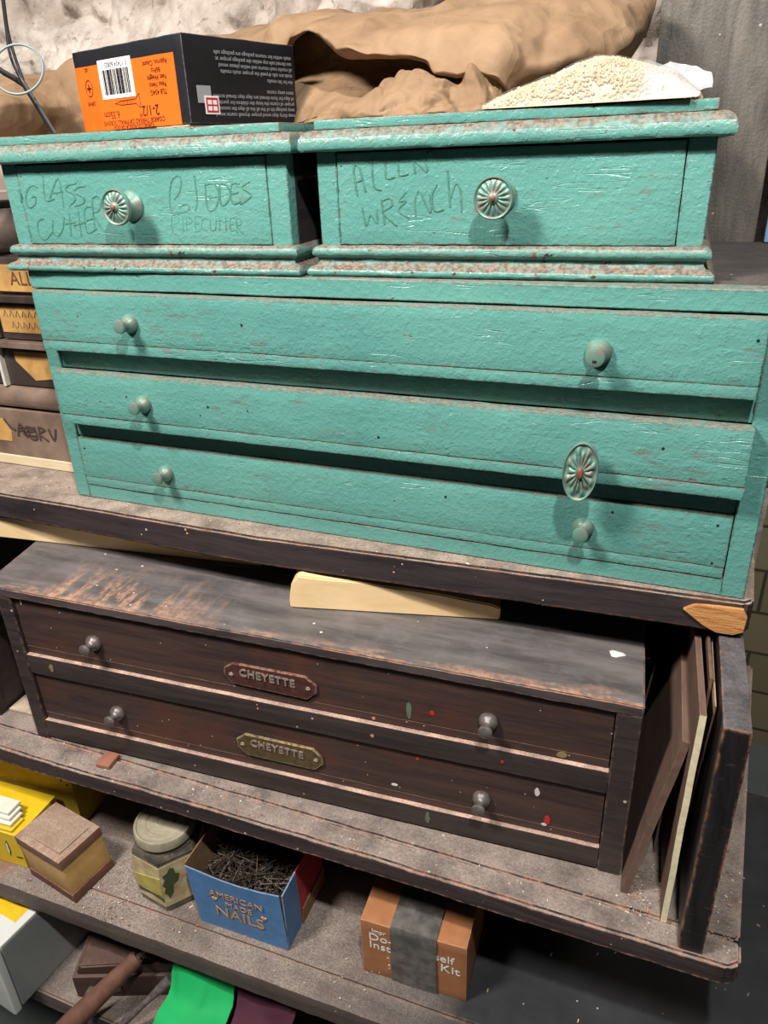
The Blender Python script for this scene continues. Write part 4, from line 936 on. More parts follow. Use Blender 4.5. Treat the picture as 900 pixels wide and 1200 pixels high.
# right-hand black face: upside-down grey small print and a red and white emblem
bm = bmesh.new()
SIDE = lambda y, z: Matrix.Translation((0.0008, y, z)) @ Matrix.Rotation(PI/2, 4, 'Z') @ FRONT @ Matrix.Rotation(PI, 4, 'Z')
random.seed(8)
rows = [0.0100, 0.0150, 0.0200, 0.0250, 0.0300, 0.0395, 0.0450, 0.0500, 0.0550, 0.0600]
words = 'guarantee the drywall screws are coarse thread for wood studs use with proper bit keep away from children returns at any store within thirty days of purchase please read all of the package for safe and successful results'.split()
for k, zr in enumerate(rows):
    s_ = ''
    while len(s_) < (47 if k not in (4, 5) else 14): s_ += random.choice(words) + ' '
    text(bm, s_.strip(), 0.0050, SIDE(0.134 if True else 0, zr), 0.00008, align='LEFT')
for v in bm.verts:
    if v.co.y < 0.012: v.co.y = 0.012 + (v.co.y-0.012)*0.02
link('small_print', bm, GREY, sbx)
bm = bmesh.new()
M_ = Matrix.Translation((0.0009, 0, 0))
box(bm, 0.0004, 0.0010, 0.010, 0.026, 0.0190, 0.0330, 0.0002); link('grey_emblem', bm, GREY, sbx)
bm = bmesh.new(); box(bm, 0.0010, 0.0015, 0.017, 0.034, 0.0100, 0.0250, 0.0002); link('emblem_border', bm, WHT, sbx)
bm = bmesh.new(); box(bm, 0.0015, 0.0019, 0.0185, 0.0325, 0.0115, 0.0235, 0.0002); em = link('emblem', bm, REDP, sbx)
bm = bmesh.new(); [box(bm, 0.0019, 0.0021, 0.0200+0.0060*i, 0.0245+0.0060*i, 0.0130+0.0050*j, 0.0165+0.0050*j, 0) for i in (0, 1) for j in (0, 1)]
link('emblem_pattern', bm, WHT, em)

# ================================================================ cables at the top left
bm = bmesh.new()
BL = mat_plain('black_plastic', '#1D1E20', 0.45, var=0.05)
main = smooth_path([(0.0540, 0.020, 0.3798), (0.0370, 0.020, 0.4095), (0.0260, 0.020, 0.4285), (0.0195, 0.020, 0.4480), (0.0195, 0.022, 0.4700), (0.0230, 0.024, 0.5100), (0.030, 0.03, 0.60)], 6)
tube(bm, main, [0.0030]*12 + [0.0016]*(len(main)-12), 10, 0.55)
tube(bm, smooth_path([(0.0270, 0.022, 0.4270), (0.0215, 0.023, 0.4480), (0.0180, 0.025, 0.4700), (0.0170, 0.03, 0.5100), (0.020, 0.03, 0.60)], 6), 0.0014, 8)
tube(bm, smooth_path([(0.0300, 0.0205, 0.4220), (0.0120, 0.026, 0.4300), (-0.0100, 0.03, 0.4400), (-0.06, 0.04, 0.468)], 6), 0.0028, 8, 0.55)
props(link('power_cable', bm, BL, smooth=50), 'thin black forked cable hanging down onto the left green box', 'cable')
bm = bmesh.new()
c0 = Vector((0.0330, 0.012, 0.4350))
ring = [c0 + Vector((0.0225*math.cos(a), 0.010*math.sin(a+1), 0.0205*math.sin(a))) for a in [2*PI*k/40 for k in range(41)]]
ring += [ring[-1] + Vector((-0.004, 0.002, 0.0)), ]
tube(bm, ring[:41], 0.0011, 8)
tube(bm, smooth_path([ring[20], ring[20]+Vector((-0.012, 0.004, 0.010)), ring[20]+Vector((-0.04, 0.01, 0.030))], 6), 0.0011, 8)
props(link('wire_loop', bm, mat_plain('grey_blue_wire', '#7F9296', 0.4, var=0.05), smooth=50), 'thin grey-blue wire loop twisted round the black cable', 'wire')

# ================================================================ small-parts organiser left of the chest
org = empty('parts_organiser', (-0.024, 0.060, 0.0004), 0, 'old plastic small-parts drawer organiser with yellowed card labels, left of the green chest', 'organiser')
PLA = mat_plain('grimy_clear_plastic', '#8A7566', 0.22, var=0.18, scale=18, bump=0.3, col2='#5F4E45', spec=0.6)
PLD = mat_plain('grimy_dark_plastic', '#463C38', 0.3, var=0.2, scale=20, spec=0.6)
CARD = mat_plain('yellowed_card', '#C59A58', 0.75, var=0.15, scale=25, col2='#8F6A3E')
WHP = mat_plain('off_white_strip', '#D8D0C6', 0.5, var=0.08)
def bx(name, m, x0, x1, y0, y1, z0, z1, parent=org, b=0.0008, lab_=None):
    bm = bmesh.new(); box(bm, x0, x1, y0, y1, z0, z1, b, 2); o = link(name, bm, m, parent)
    if lab_: o['label'] = lab_
    return o
bx('wooden_base', mat_wood('pale_base_strip', '#CDBB98', '#DDCDB0', '#A58B66', 0.5, (9, 60, 60), 0.6), -0.40, -0.003, -0.006, 0.18, 0, 0.0125, lab_='pale wooden base strip')
bx('body', PLD, -0.40, -0.002, 0.010, 0.18, 0.0127, 0.262)
def odrawer(x0, x1, z0, z1, m, y=0.0, card=None):
    d = empty('drawer', (0, 0, 0)); d.parent = org
    b = bmesh.new(); box(b, x0, x1, y, y+0.0095, z0, z1, 0.0015, 3); link('drawer_front', b, m, d, smooth=40)
    if card:
        b = bmesh.new(); prism(b, card, 'y', y-0.0008, y-0.0001); link('card_label', b, CARD, d)
    return d
d = odrawer(-0.398, -0.003, 0.0130, 0.0760, PLA, -0.004, [(-0.32, 0.030), (-0.1260, 0.032), (-0.1240, 0.045), (-0.1340, 0.062), (-0.32, 0.064)])
bm = bmesh.new()
X = -0.132
sc_ = [[(0.012,0.062),(0.020,0.052),(0.028,0.048)], [(0.030,0.040),(0.038,0.058),(0.046,0.040)], [(0.033,0.048),(0.044,0.049)], [(0.050,0.056),(0.051,0.040),(0.062,0.040),(0.061,0.056)], [(0.050,0.048),(0.062,0.050)], [(0.068,0.056),(0.067,0.038)], [(0.068,0.056),(0.078,0.053),(0.068,0.047),(0.080,0.038)], [(0.084,0.055),(0.090,0.040),(0.096,0.056)], [(0.036,0.052),(0.060,0.054),(0.040,0.044),(0.062,0.043)]]
for st in sc_: tube(bm, smooth_path([(X+u-0.012, -0.0046, z) for u, z in st], 4), 0.0016, 6, 0.25)
link('marker_scrawl', bm, mat_plain('faded_marker', '#4A3A34', 0.6), d)
bm = bmesh.new(); lathe(bm, [(0.0140, -0.397), (0.0140, -0.004)], 28, Matrix.Translation((0, 0.004, 0.0915)) @ Matrix.Rotation(PI/2, 4, 'Y') @ Matrix.Diagonal((1, 0.85, 1, 1)))
o = link('rounded_rail', bm, PLA, org, smooth=50)
for (xa, xb) in ((-0.250, -0.1180), (-0.1120, -0.0035)):
    card = [(xa+0.020, 0.138), (xa+0.018, 0.150), (xb-0.012, 0.150), (xb-0.010, 0.122), (xa+0.045, 0.115)]
    odrawer(xa, xb, 0.1070, 0.1530, PLD, 0.002, card)
bx('divider_strip', WHP, -0.1172, -0.1128, -0.004, 0.010, 0.106, 0.156, lab_='off-white vertical divider strip')
bx('ledge', PLA, -0.398, -0.003, -0.010, 0.010, 0.1565, 0.1640)
for (xa, xb) in ((-0.250, -0.1060), (-0.1010, -0.0035)):
    d = odrawer(xa, xb, 0.1655, 0.2090, PLD, 0.000, [(xa+0.003, 0.174), (xa+0.003, 0.205), (xb-0.003, 0.205), (xb-0.003, 0.174)])
    bm = bmesh.new()
    for k in range(9):
        x = xa + 0.010 + k*0.0095; tube(bm, [(x, -0.0011, 0.193), (x+0.003, -0.0011, 0.200), (x+0.006, -0.0011, 0.192)], 0.0006, 6, 0.4)
    for k in range(6):
        x = xa + 0.020 + k*0.0085; tube(bm, [(x, -0.0011, 0.180), (x+0.002, -0.0011, 0.187), (x+0.006, -0.0011, 0.179)], 0.0006, 6, 0.4)
    link('faded_writing', bm, mat_plain('brown_ink', '#6A4A2C', 0.6), d)
bx('ledge', PLD, -0.398, -0.003, -0.008, 0.010, 0.2100, 0.2180)
for (xa, xb) in ((-0.250, -0.1010), (-0.0960, -0.0035)):
    d = odrawer(xa, xb, 0.2195, 0.2600, PLD, 0.001, [(xa+0.003, 0.222), (xa+0.003, 0.252), (xb-0.003, 0.252), (xb-0.003, 0.222)])
    bm = bmesh.new(); text(bm, 'ALL', 0.022, Matrix.Translation((xa+0.045, -0.0001, 0.236)) @ FRONT, 0.0002); link('faded_writing', bm, bpy.data.materials['brown_ink'], d)
# grimy tub on the organiser
tub = empty('plastic_tub', (-0.140, 0.150, 0.2630), 0, 'glossy grimy rounded plastic tub on the organiser, behind the left green box', 'tub')
bm = bmesh.new(); lathe(bm, [(0.085, 0.0), (0.098, 0.008), (0.104, 0.030), (0.106, 0.048), (0.101, 0.050), (0.101, 0.054), (0.110, 0.056), (0.113, 0.080), (0.108, 0.092), (0.06, 0.095), (0.001, 0.095)], 40)
link('tub_body', bm, [mat_plain('pinkish_grey_plastic', '#A38F85', 0.25, var=0.15, scale=15, col2='#6F625C', spec=0.6)], tub, smooth=45)
bm = bmesh.new(); lathe(bm, [(0.1125, 0.056), (0.1155, 0.058), (0.1160, 0.066), (0.1135, 0.068)], 40, cap=False)
link('tub_rim', bm, bpy.data.materials['pinkish_grey_plastic'], tub, smooth=45)

# ================================================================ things on the lower shelf
Z3 = -0.4704
# blue nails carton, open on top, flap out at its right side
nb_ = empty('nails_carton', (0.1955, -0.1480, Z3), 1.5, 'open blue cardboard carton reading AMERICAN MADE NAILS on the lower shelf', 'carton')
BLUE = mat_plain('blue_card', '#5180B2', 0.5, var=0.08, scale=70, edgecol='#C3B49C'); TANC = mat_plain('brown_card', '#8A6B4C', 0.8, var=0.12, scale=50)
Wn, Hn, Dn = 0.1177, 0.0905, 0.098
bm = bmesh.new()
t = bmesh.new(); box(t, 0, Wn, 0, 0.0016, 0, Hn, 0.0004, 1, 0.02, 0.0004, 2)
for v in t.verts: v.co.x = v.co.x - (0.0080 * (1 - v.co.x/Wn) + 0.0035*(v.co.x/Wn)) * v.co.z/Hn; v.co.y -= 0.004*math.sin(PI*min(1, max(0, v.co.x/Wn)))*(v.co.z/Hn)
me = bpy.data.meshes.new('t'); t.to_mesh(me); t.free(); bm.from_mesh(me); bpy.data.meshes.remove(me)
fr = link('front_panel', bm, BLUE, nb_)
bm = bmesh.new()
fy = lambda x, z: -0.0006 - 0.004*math.sin(PI*x/Wn)*z/Hn
def nt(s, size, x, z, sx=1.0):
    text(bm, s, size, Matrix.Translation((x, fy(x, z)-0.0001, z)) @ Matrix.Rotation(0.045, 4, 'X') @ FRONT, 0.0002, sx=sx)
nt('AMERICAN', 0.0135, 0.058, 0.0640, 1.05); nt('MADE', 0.0120, 0.0600, 0.0500, 1.1); nt('NAILS', 0.0235, 0.0590, 0.0335, 1.05)
for sx_, sz_ in ((0.0285, 0.0540), (0.0920, 0.0470)):
    star = [(sx_ + (0.0036 if k % 2 == 0 else 0.0015)*math.sin(PI*k/5), sz_ + (0.0036 if k % 2 == 0 else 0.0015)*math.cos(PI*k/5)) for k in range(10)]
    prism(bm, star, 'y', -0.0029, -0.0015)
link('printed_lettering', bm, mat_plain('tan_print', '#C79A6A', 0.5, var=0.05), fr)
bm = bmesh.new()
prism(bm, [(0.0018, 0), (0.036, 0), (0.034, Hn), (0.0018, Hn-0.001)], 'x', Wn-0.0016, Wn, M=Matrix.Shear('XY', 4, (0, 0)) ); link('side_panel', bm, BLUE, nb_)
bm = bmesh.new(); prism(bm, [(0.0362, 0), (Dn, 0), (Dn, Hn), (0.0342, Hn)], 'x', Wn-0.0016, Wn-0.0002); o = link('side_panel', bm, mat_plain('red_card', '#A8303A', 0.55, var=0.1), nb_); o['label'] = 'red rear half of the right side'
bm = bmesh.new(); prism(bm, [(0.036, 0.0), (Dn, 0.0), (Dn, 0.026), (0.040, 0.022)], 'x', Wn, Wn+0.0016); o = link('card_flap', bm, TANC, nb_); o['label'] = 'brown card strip along the side'
bm = bmesh.new(); box(bm, 0.0, 0.0016, 0.0018, Dn, 0, Hn+0.004, 0.0003)
t_ = Matrix.Rotation(-0.09, 4, 'Y')
bm.transform(t_); link('side_panel', bm, TANC, nb_)
bm = bmesh.new(); box(bm, 0.002, Wn-0.002, Dn-0.0016, Dn, 0, Hn, 0.0003); link('back_panel', bm, TANC, nb_)
bm = bmesh.new(); box(bm, 0.002, Wn-0.002, 0.002, Dn-0.002, 0.0002, 0.0018, 0); link('bottom_panel', bm, TANC, nb_)
# loose nails inside: countless, one object
random.seed(21); bm = bmesh.new()
for k in range(420):
    p = Vector((random.uniform(0.008, Wn-0.010), random.uniform(0.008, Dn-0.008), random.uniform(0.050, 0.0715)))
    d = Vector((random.gauss(0, 1), random.gauss(0, 1), random.gauss(0, 0.35))).normalized() * 0.017
    a, b = p-d, p+d
    for q in (a, b): q.x = min(max(q.x, 0.004), Wn-0.0045); q.y = min(max(q.y, 0.005), Dn-0.005)
    tube(bm, [a, b], 0.0007, 5); 
    dd = (b-a).normalized(); tube(bm, [b-dd*0.0006, b], 0.0018, 6)
o = link('nails', bm, mat_plain('dull_nail_steel', '#544A40', 0.45, 0.5, 0.2)); o.parent = None
o.location = (0.1955, -0.1480, Z3+0.002); o.rotation_euler = (0, 0, math.radians(1.5)); props(o, 'heap of loose dull steel nails inside the blue carton', 'nails'); o['kind'] = 'stuff'
bm = bmesh.new(); box(bm, 0.003, Wn-0.003, 0.003, Dn-0.003, 0.002, 0.056, 0); link('card_liner', bm, DARKIN, nb_)

# taped orange-brown kit carton
kit = empty('taped_carton', (0.4028, -0.1358, Z3), 3.4, 'orange-brown cardboard carton closed with grey tape, printed Do- Inst self Kit, on the lower shelf', 'carton')
KC = mat_plain('orange_brown_card', '#A8714A', 0.5, var=0.1, scale=50, edgecol='#D9B890')
bm = bmesh.new(); box(bm, 0, 0.1167, 0, 0.095, 0, 0.0865, 0.0014, 2, 0.012, 0.0005, 9); link('carton_body', bm, KC, kit, smooth=35)
bm = bmesh.new()
def kt(s, size, x, z, sx=1.0): text(bm, s, size, Matrix.Translation((x, -0.0004, z)) @ FRONT, 0.0001, align='LEFT', sx=sx)
kt('Impr', 0.0085, 0.0125, 0.0735); kt('Do-', 0.0155, 0.0085, 0.0630, 1.1); kt('Inst', 0.0155, 0.0088, 0.0500, 1.1); kt('u', 0.006, 0.0285, 0.036)
link('printed_lettering', bm, WHT, kit); bm = bmesh.new()
kt('self', 0.0155, 0.0815, 0.0605, 1.05); kt('Kit', 0.0165, 0.0880, 0.0455, 1.1)
kt('a', 0.0055, 0.0300, 0.024); kt('r', 0.0055, 0.0300, 0.018); kt('.', 0.01, 0.009, 0.006); kt('.', 0.01, 0.018, 0.008)
link('printed_lettering', bm, WHT, kit)
g = G('grey_duct_tape')
TAPE = g.done(g.mix(g.ramp(g.noise(60, 4), 0.4, 0.65), lin('#565452'), lin('#77736E')), 0.30, g.bump(g.math('ADD', g.noise(70, 4, 0.7), g.math('MULTIPLY', g.noise(1, 3, 0.5, g.scale(g.oc, (180, 180, 10))), 0.5)), 0.6, 0.0012), 0.2)
bm = bmesh.new()
for xa, xb, lift in ((0.0340, 0.0550, 0.0), (0.0535, 0.0845, 0.0003)):
    pts_out = [(-0.0014-lift, 0.0004), (-0.0014-lift, 0.0850), (-0.0002, 0.0882+lift), (0.004, 0.0886+lift), (0.0945, 0.0884+lift), (0.0945, 0.0868), (0.003, 0.0868), (-0.0004, 0.0850), (-0.0004, 0.0004)]
    prism(bm, pts_out, 'x', xa, xb)
bmesh.ops.subdivide_edges(bm, edges=[e for e in bm.edges if e.calc_length() > 0.02], cuts=7, use_grid_fill=True)
for v in bm.verts:
    if v.co.y < -0.001 or v.co.z > 0.0875: v.co += wob(v.co, 80, 2) * 0.0006
link('tape', bm, TAPE, kit, smooth=30)

# hexagonal glass jar with paper label and screw lid
jar = empty('hexagonal_jar', (0.1350, -0.1120, Z3), 0, 'dusty six-sided glass jar with pale round lid, between the brown box and blue carton', 'jar')
def hexa(bm, R, z0, z1, a0=-68, mi=0, R2=None):
    R2 = R2 or R
    A = [bm.verts.new((R*math.cos(math.radians(a0+60*k)), R*math.sin(math.radians(a0+60*k)), z0)) for k in range(6)]
    B = [bm.verts.new((R2*math.cos(math.radians(a0+60*k)), R2*math.sin(math.radians(a0+60*k)), z1)) for k in range(6)]
    bm.faces.new(A[::-1]); bm.faces.new(B)
    for k in range(6): bm.faces.new((A[k], A[(k+1) % 6], B[(k+1) % 6], B[k]))
GLA = mat_plain('dark_filled_glass', '#3D3B38', 0.10, var=0.25, scale=60, col2='#6E6659', spec=0.7)
bm = bmesh.new(); hexa(bm, 0.0440, 0.0002, 0.0785)
t = bmesh.new(); hexa(t, 0.0440, 0.0787, 0.0860, R2=0.0395); me = bpy.data.meshes.new('t'); t.to_mesh(me); t.free(); bm.from_mesh(me)
lathe(bm, [(0.0330, 0.0862), (0.0320, 0.0925)], 36)
bmesh.ops.bevel(bm, geom=[e for e in bm.edges if e.calc_length() > 0.015], offset=0.0015, segments=2, affect='EDGES')
link('glass_body', bm, GLA, jar, smooth=35)
bm = bmesh.new(); hexa(bm, 0.0448, 0.0100, 0.0760)
bm.faces.ensure_lookup_table()
bmesh.ops.delete(bm, geom=[f for f in bm.faces if abs(f.normal.z) > 0.9 or len(f.verts) == 6], context='FACES')
bmesh.ops.solidify(bm, geom=bm.faces[:], thickness=0.0004)
lb = link('paper_label', bm, mat_plain('cream_label', '#D9CBA0', 0.6, var=0.12, scale=60, col2='#B39A6C'), jar)
def hexpt(k, t, z, off=0.0006):
    a, b = [Vector((0.0450*math.cos(math.radians(-68+60*q)), 0.0450*math.sin(math.radians(-68+60*q)), 0)) for q in (k, k+1)]
    p = a + (b-a)*t; n = (a+b).normalized(); return p + n*off + Vector((0, 0, z))
bm = bmesh.new()
def blob(face, poly, mi):
    A = [bm.verts.new(hexpt(face, t_, z_, 0.0007)) for t_, z_ in poly]; B_2 = [bm.verts.new(hexpt(face, t_, z_, 0.0001)) for t_, z_ in poly]
    f = [bm.faces.new(A), bm.faces.new(B_2[::-1])] + [bm.faces.new((A[i], A[(i+1) % len(A)], B_2[(i+1) % len(A)], B_2[i])) for i in range(len(A))]
    for x in f: x.material_index = mi
blob(0, [(0.14, 0.022), (0.26, 0.030), (0.30, 0.042), (0.44, 0.046), (0.50, 0.056), (0.40, 0.058), (0.38, 0.068), (0.28, 0.070), (0.18, 0.064), (0.06, 0.062), (0.10, 0.054), (0.02, 0.048), (0.08, 0.042), (0.03, 0.034), (0.10, 0.030)], 0)
blob(-1, [(0.02, 0.046), (0.98, 0.058), (0.98, 0.030), (0.72, 0.026), (0.40, 0.030), (0.02, 0.026)], 1)
blob(-1, [(0.05, 0.024), (0.98, 0.026), (0.98, 0.018), (0.85, 0.020), (0.50, 0.022), (0.05, 0.018)], 0)
link('label_picture', bm, [mat_plain('dark_green_print', '#4A5A36', 0.6), mat_plain('yellow_green_print', '#C2B45E', 0.6)], lb)
bm = bmesh.new()
lathe(bm, [(0.0350, 0.0925), (0.0362, 0.0935), (0.0362, 0.1040), (0.0352, 0.1058), (0.0330, 0.1064), (0.0315, 0.1052), (0.0285, 0.1052), (0.0272, 0.1062), (0.0215, 0.1062), (0.0205, 0.1054), (0.0150, 0.1054), (0.0140, 0.1061), (0.0080, 0.1061), (0.0072, 0.1055), (0.0005, 0.1055)], 56)
link('lid', bm, mat_plain('dusty_cream_lid', '#A79F86', 0.6, var=0.12, scale=40, col2='#7E7766'), jar, smooth=30)

# brown banded wooden box
bb = empty('banded_box', (0.0348, -0.1816, Z3), -8.5, 'small dusty tan box with brown bands and a brown lid, left of the six-sided jar', 'box')
TANB = mat_wood('tan_box_side', '#B08A52', '#C09A60', '#D8B484', 0.4, (40, 40, 40), 0.55, None, 0, 0, 0.3); BRB = mat_plain('brown_band', '#6E4738', 0.55, var=0.15, scale=60, edgecol='#B98E70')
def lbox(bm, z0, z1, o=0.0, b=0.0008):
    """box that leans a little to the left as it rises"""
    t = bmesh.new(); box(t, -0.082-o, o, -o, 0.060+o, z0, z1, b, 2, 0.015, 0.0004, z0*50)
    for v in t.verts: v.co.x -= 0.012 * v.co.z / 0.064; v.co.y += 0.0
    me = bpy.data.meshes.new('t'); t.to_mesh(me); t.free(); bm.from_mesh(me); bpy.data.meshes.remove(me)
bm = bmesh.new(); lbox(bm, 0.0125, 0.0508); link('body', bm, TANB, bb, smooth=35)
bm = bmesh.new(); lbox(bm, 0.0004, 0.0124, 0.0012); link('bottom_band', bm, BRB, bb, smooth=35)
bm = bmesh.new(); lbox(bm, 0.0510, 0.0635, 0.0014); 
link('lid', bm, mat_wood('dusty_brown_lid', '#6B4A3C', '#7C5A48', '#D0AC88', 0.9, (40, 40, 40), 0.6, '#9A8474', 0.95), bb, smooth=35)
bm = bmesh.new(); t = bmesh.new(); box(t, -0.072, -0.008, 0.008, 0.052, 0.0636, 0.0652, 0.0006, 2)
for v in t.verts: v.co.x -= 0.012
me = bpy.data.meshes.new('t'); t.to_mesh(me); t.free(); bm.from_mesh(me)
link('lid_panel', bm, mat_wood('dusty_lid_panel', '#75594B', '#85695A', '#C0A48C', 0.8, (60, 30, 40), 0.65, '#93806F', 0.95), bb)

# yellow cartons
YEL = mat_plain('yellow_card', '#E3C024', 0.45, var=0.06, scale=60, edgecol='#F0E3B0'); WCD = mat_plain('off_white_card', '#E9E3D2', 0.6, var=0.05)
yc = empty('yellow_carton', (-0.0600, -0.1650, Z3), 3, 'bright yellow and white printed carton at the left edge of the lower shelf', 'carton')
bm = bmesh.new(); box(bm, -0.16, 0, 0, 0.07, 0.0002, 0.058, 0.001, 2); link('carton_body', bm, YEL, yc)
for k in range(4):
    bm = bmesh.new(); box(bm, -0.158, -0.010-0.004*k, 0.002+0.004*k, 0.024+0.004*k, 0.0585+0.0048*k, 0.0622+0.0048*k, 0.0006, 2); o = link('card_flap', bm, YEL if k in (0, ) else WCD, yc)
bm = bmesh.new(); splash(bm, -0.0225, -0.0001, 0.030, 0.0030, 0.014, 3, 0); splash(bm, -0.0225, -0.0006, 0.030, 0.0017, 0.0115, 3, 1); tube(bm, [(-0.012, -0.0004, 0.018), (-0.002, -0.0004, 0.019)], 0.0005, 5); tube(bm, [(-0.05, -0.0004, 0.040), (-0.033, -0.0004, 0.043)], 0.0005, 5)
link('printed_pencil_mark', bm, [mat_plain('black_print', '#1C1A16', 0.5), WCD], yc)
y2 = empty('yellow_carton', (-0.0400, -0.0850, Z3), 5, 'dull yellow carton behind the brighter yellow one, under the middle shelf', 'carton')
bm = bmesh.new(); box(bm, -0.15, 0, 0, 0.07, 0.0002, 0.105, 0.001, 2); link('carton_body', bm, mat_plain('dull_yellow_card', '#C2A63A', 0.5, var=0.1), y2)
bm = bmesh.new(); splash(bm, -0.016, -0.0001, 0.085, 0.0016, 0.009, 5, 0); splash(bm, -0.008, -0.0001, 0.074, 0.0020, 0.002, 6, 0); link('printed_mark', bm, bpy.data.materials['black_print'], y2)

# ================================================================ bottom left
Z4 = -0.6400
wb = empty('white_case', (-0.0490, -0.2370, Z4), -6, 'white and grey rectangular case with a yellow label, bottom left corner', 'case')
bm = bmesh.new(); box(bm, -0.16, 0, 0, 0.165, 0, 0.112, 0.0015, 2); link('case_body', bm, mat_plain('grey_metal', '#8C918E', 0.35, var=0.03), wb)
bm = bmesh.new(); box(bm, -0.16, -0.0005, -0.0120, -0.0004, -0.0060, 0.1125, 0.0035, 4); o = link('front_cover', bm, mat_plain('white_enamel', '#D4D6D2', 0.3, var=0.02), wb, smooth=40)
bm = bmesh.new(); box(bm, -0.16, 0.0004, 0, 0.165, 0.1122, 0.1185, 0.0015, 3); link('top_cover', bm, bpy.data.materials['white_enamel'], wb, smooth=40)
bm = bmesh.new(); box(bm, -0.14, -0.011, 0.03, 0.16, 0.1186, 0.1190, 0); link('yellow_label', bm, YEL, wb)
# wooden plane
pl_ = empty('wood_plane', (0.0120, -0.2030, Z4), 22, 'dark old wooden hand plane lying on the lowest shelf', 'hand plane')
PW = mat_wood('dark_plane_wood', '#3E2A26', '#523A33', '#85604C', 0.6, (8, 60, 60), 0.5, '#5D4C44', 0.7)
bm = bmesh.new(); box(bm, 0.0, 0.185, 0.0, 0.062, 0.0002, 0.040, 0.002, 2, 0.02, 0.0006, 3)
bmesh.ops.bisect_plane(bm, geom=bm.verts[:] + bm.edges[:] + bm.faces[:], plane_co=(0.0, 0, 0.012), plane_no=(-0.8, 0, -0.4))
link('plane_body', bm, PW, pl_, smooth=35)
bm = bmesh.new(); prism(bm, [(0.004, 0.0402), (0.030, 0.0402), (0.050, 0.0402), (0.185, 0.0402), (0.185, 0.058), (0.10, 0.060), (0.012, 0.056)], 'y', 0.004, 0.058, bev=0.002); link('plane_top', bm, PW, pl_)
bm = bmesh.new(); lathe(bm, [(0.0045, 0), (0.006, 0.006), (0.0062, 0.016), (0.004, 0.020)], 18, Matrix.Translation((0.022, 0.0, 0.018)) @ FRONT); link('adjusting_knob', bm, KNOBD, pl_, smooth=40)
bm = bmesh.new(); box(bm, 0.034, 0.062, -0.003, 0, 0.014, 0.024, 0.001); link('brass_plate', bm, mat_plain('dull_brass', '#8A7458', 0.4, 0.5), pl_)
# file handle and chisel lying over the plane
bm = bmesh.new()
pa = Vector((0.0350, -0.2500, -0.6230)); pb = Vector((0.1020, -0.1700, -0.5560)); dr = (pb-pa)
def along(t): return pa + dr*t
M2 = frame(pa, dr.cross(Vector((0, 0, 1))), dr.cross(dr.cross(Vector((0, 0, 1)))))
hd = empty('file_handle', pa, 0, 'round reddish wooden file handle resting on the dark hand plane', 'handle')
Lh = dr.length; zq = Vector((0, 0, 1)).rotation_difference(dr.normalized()).to_matrix().to_4x4()
lathe(bm, [(0.0100, -0.02), (0.0128, -0.012), (0.0135, 0.01), (0.0128, 0.04), (0.0112, Lh*0.72), (0.0098, Lh*0.84), (0.0104, Lh*0.88), (0.0104, Lh*0.97), (0.0070, Lh)], 28, zq)
link('wooden_grip', bm, mat_wood('reddish_handle', '#62463A', '#785648', '#A07A64', 0.3, (60, 60, 9), 0.45), hd, smooth=40)
bm = bmesh.new(); lathe(bm, [(0.0035, Lh), (0.0018, Lh+0.025)], 10, zq); link('tang', bm, KNOBD, hd)
pa = Vector((0.0960, -0.2280, -0.6230)); dr = Vector((0.0560, 0.055, 0.055)); zq = Vector((0, 0, 1)).rotation_difference(dr.normalized()).to_matrix().to_4x4(); Lh = dr.length
ch2 = empty('screwdriver', pa, 0, 'dark slim-shafted tool with a bulbous handle right of the wooden file handle', 'tool')
bm = bmesh.new(); lathe(bm, [(0.006, -0.028), (0.0115, -0.022), (0.0125, -0.010), (0.0100, 0.0), (0.006, 0.006), (0.0058, 0.010)], 24, zq); link('bulb_handle', bm, mat_plain('dark_red_handle', '#5A3A34', 0.4), ch2, smooth=40)
bm = bmesh.new(); lathe(bm, [(0.0048, 0.010), (0.0040, Lh*0.6), (0.0060, Lh*0.8), (0.0075, Lh)], 16, zq); link('shaft', bm, KNOBD, ch2, smooth=40)
# green cloth and dark red cloth tucked under the lower shelf
def cloth(name, x0, x1, y, m, label, seed, zt, zb, sway):
    bm = bmesh.new()
    cols = []
    for i in range(9):
        u = i/8; x = x0 + (x1-x0)*u
        cols.append([(x - sway*0.2*(1-u), y+0.055+0.004*math.sin(5*u), zt+0.002), (x, y+0.012+0.006*math.sin(6*u+seed), zt-0.006), (x+0.004, y-0.020+0.008*math.sin(5*u+seed), zt-0.05), (x+0.006, y-0.058+0.006*math.sin(6*u+seed), (zt+zb)/2), (x+0.008, y-0.072+0.006*math.sin(6*u+seed+1), zb), (x+0.008, y-0.072+0.006*math.sin(6*u+seed+1), zb-0.07)])
    grid_sheet(bm, cols, 6, fn=crumple(0.006, 0.002, 18, seed)); solidify(bm, 0.002)
    return props(link(name, bm, m, smooth=70), label, 'cloth')
cloth('green_cloth', 0.154, 0.240, -0.165, mat_plain('green_fabric', '#12A95C', 0.75, var=0.05, scale=12, bump=0.4), 'bright green cloth hanging below the lower shelf board', 3, -0.516, -0.639, 0.02)
cloth('maroon_cloth', 0.246, 0.325, -0.163, mat_plain('maroon_fabric', '#4A2233', 0.85, var=0.08, scale=12), 'dark maroon cloth beside the green cloth', 6, -0.516, -0.639, 0.0)

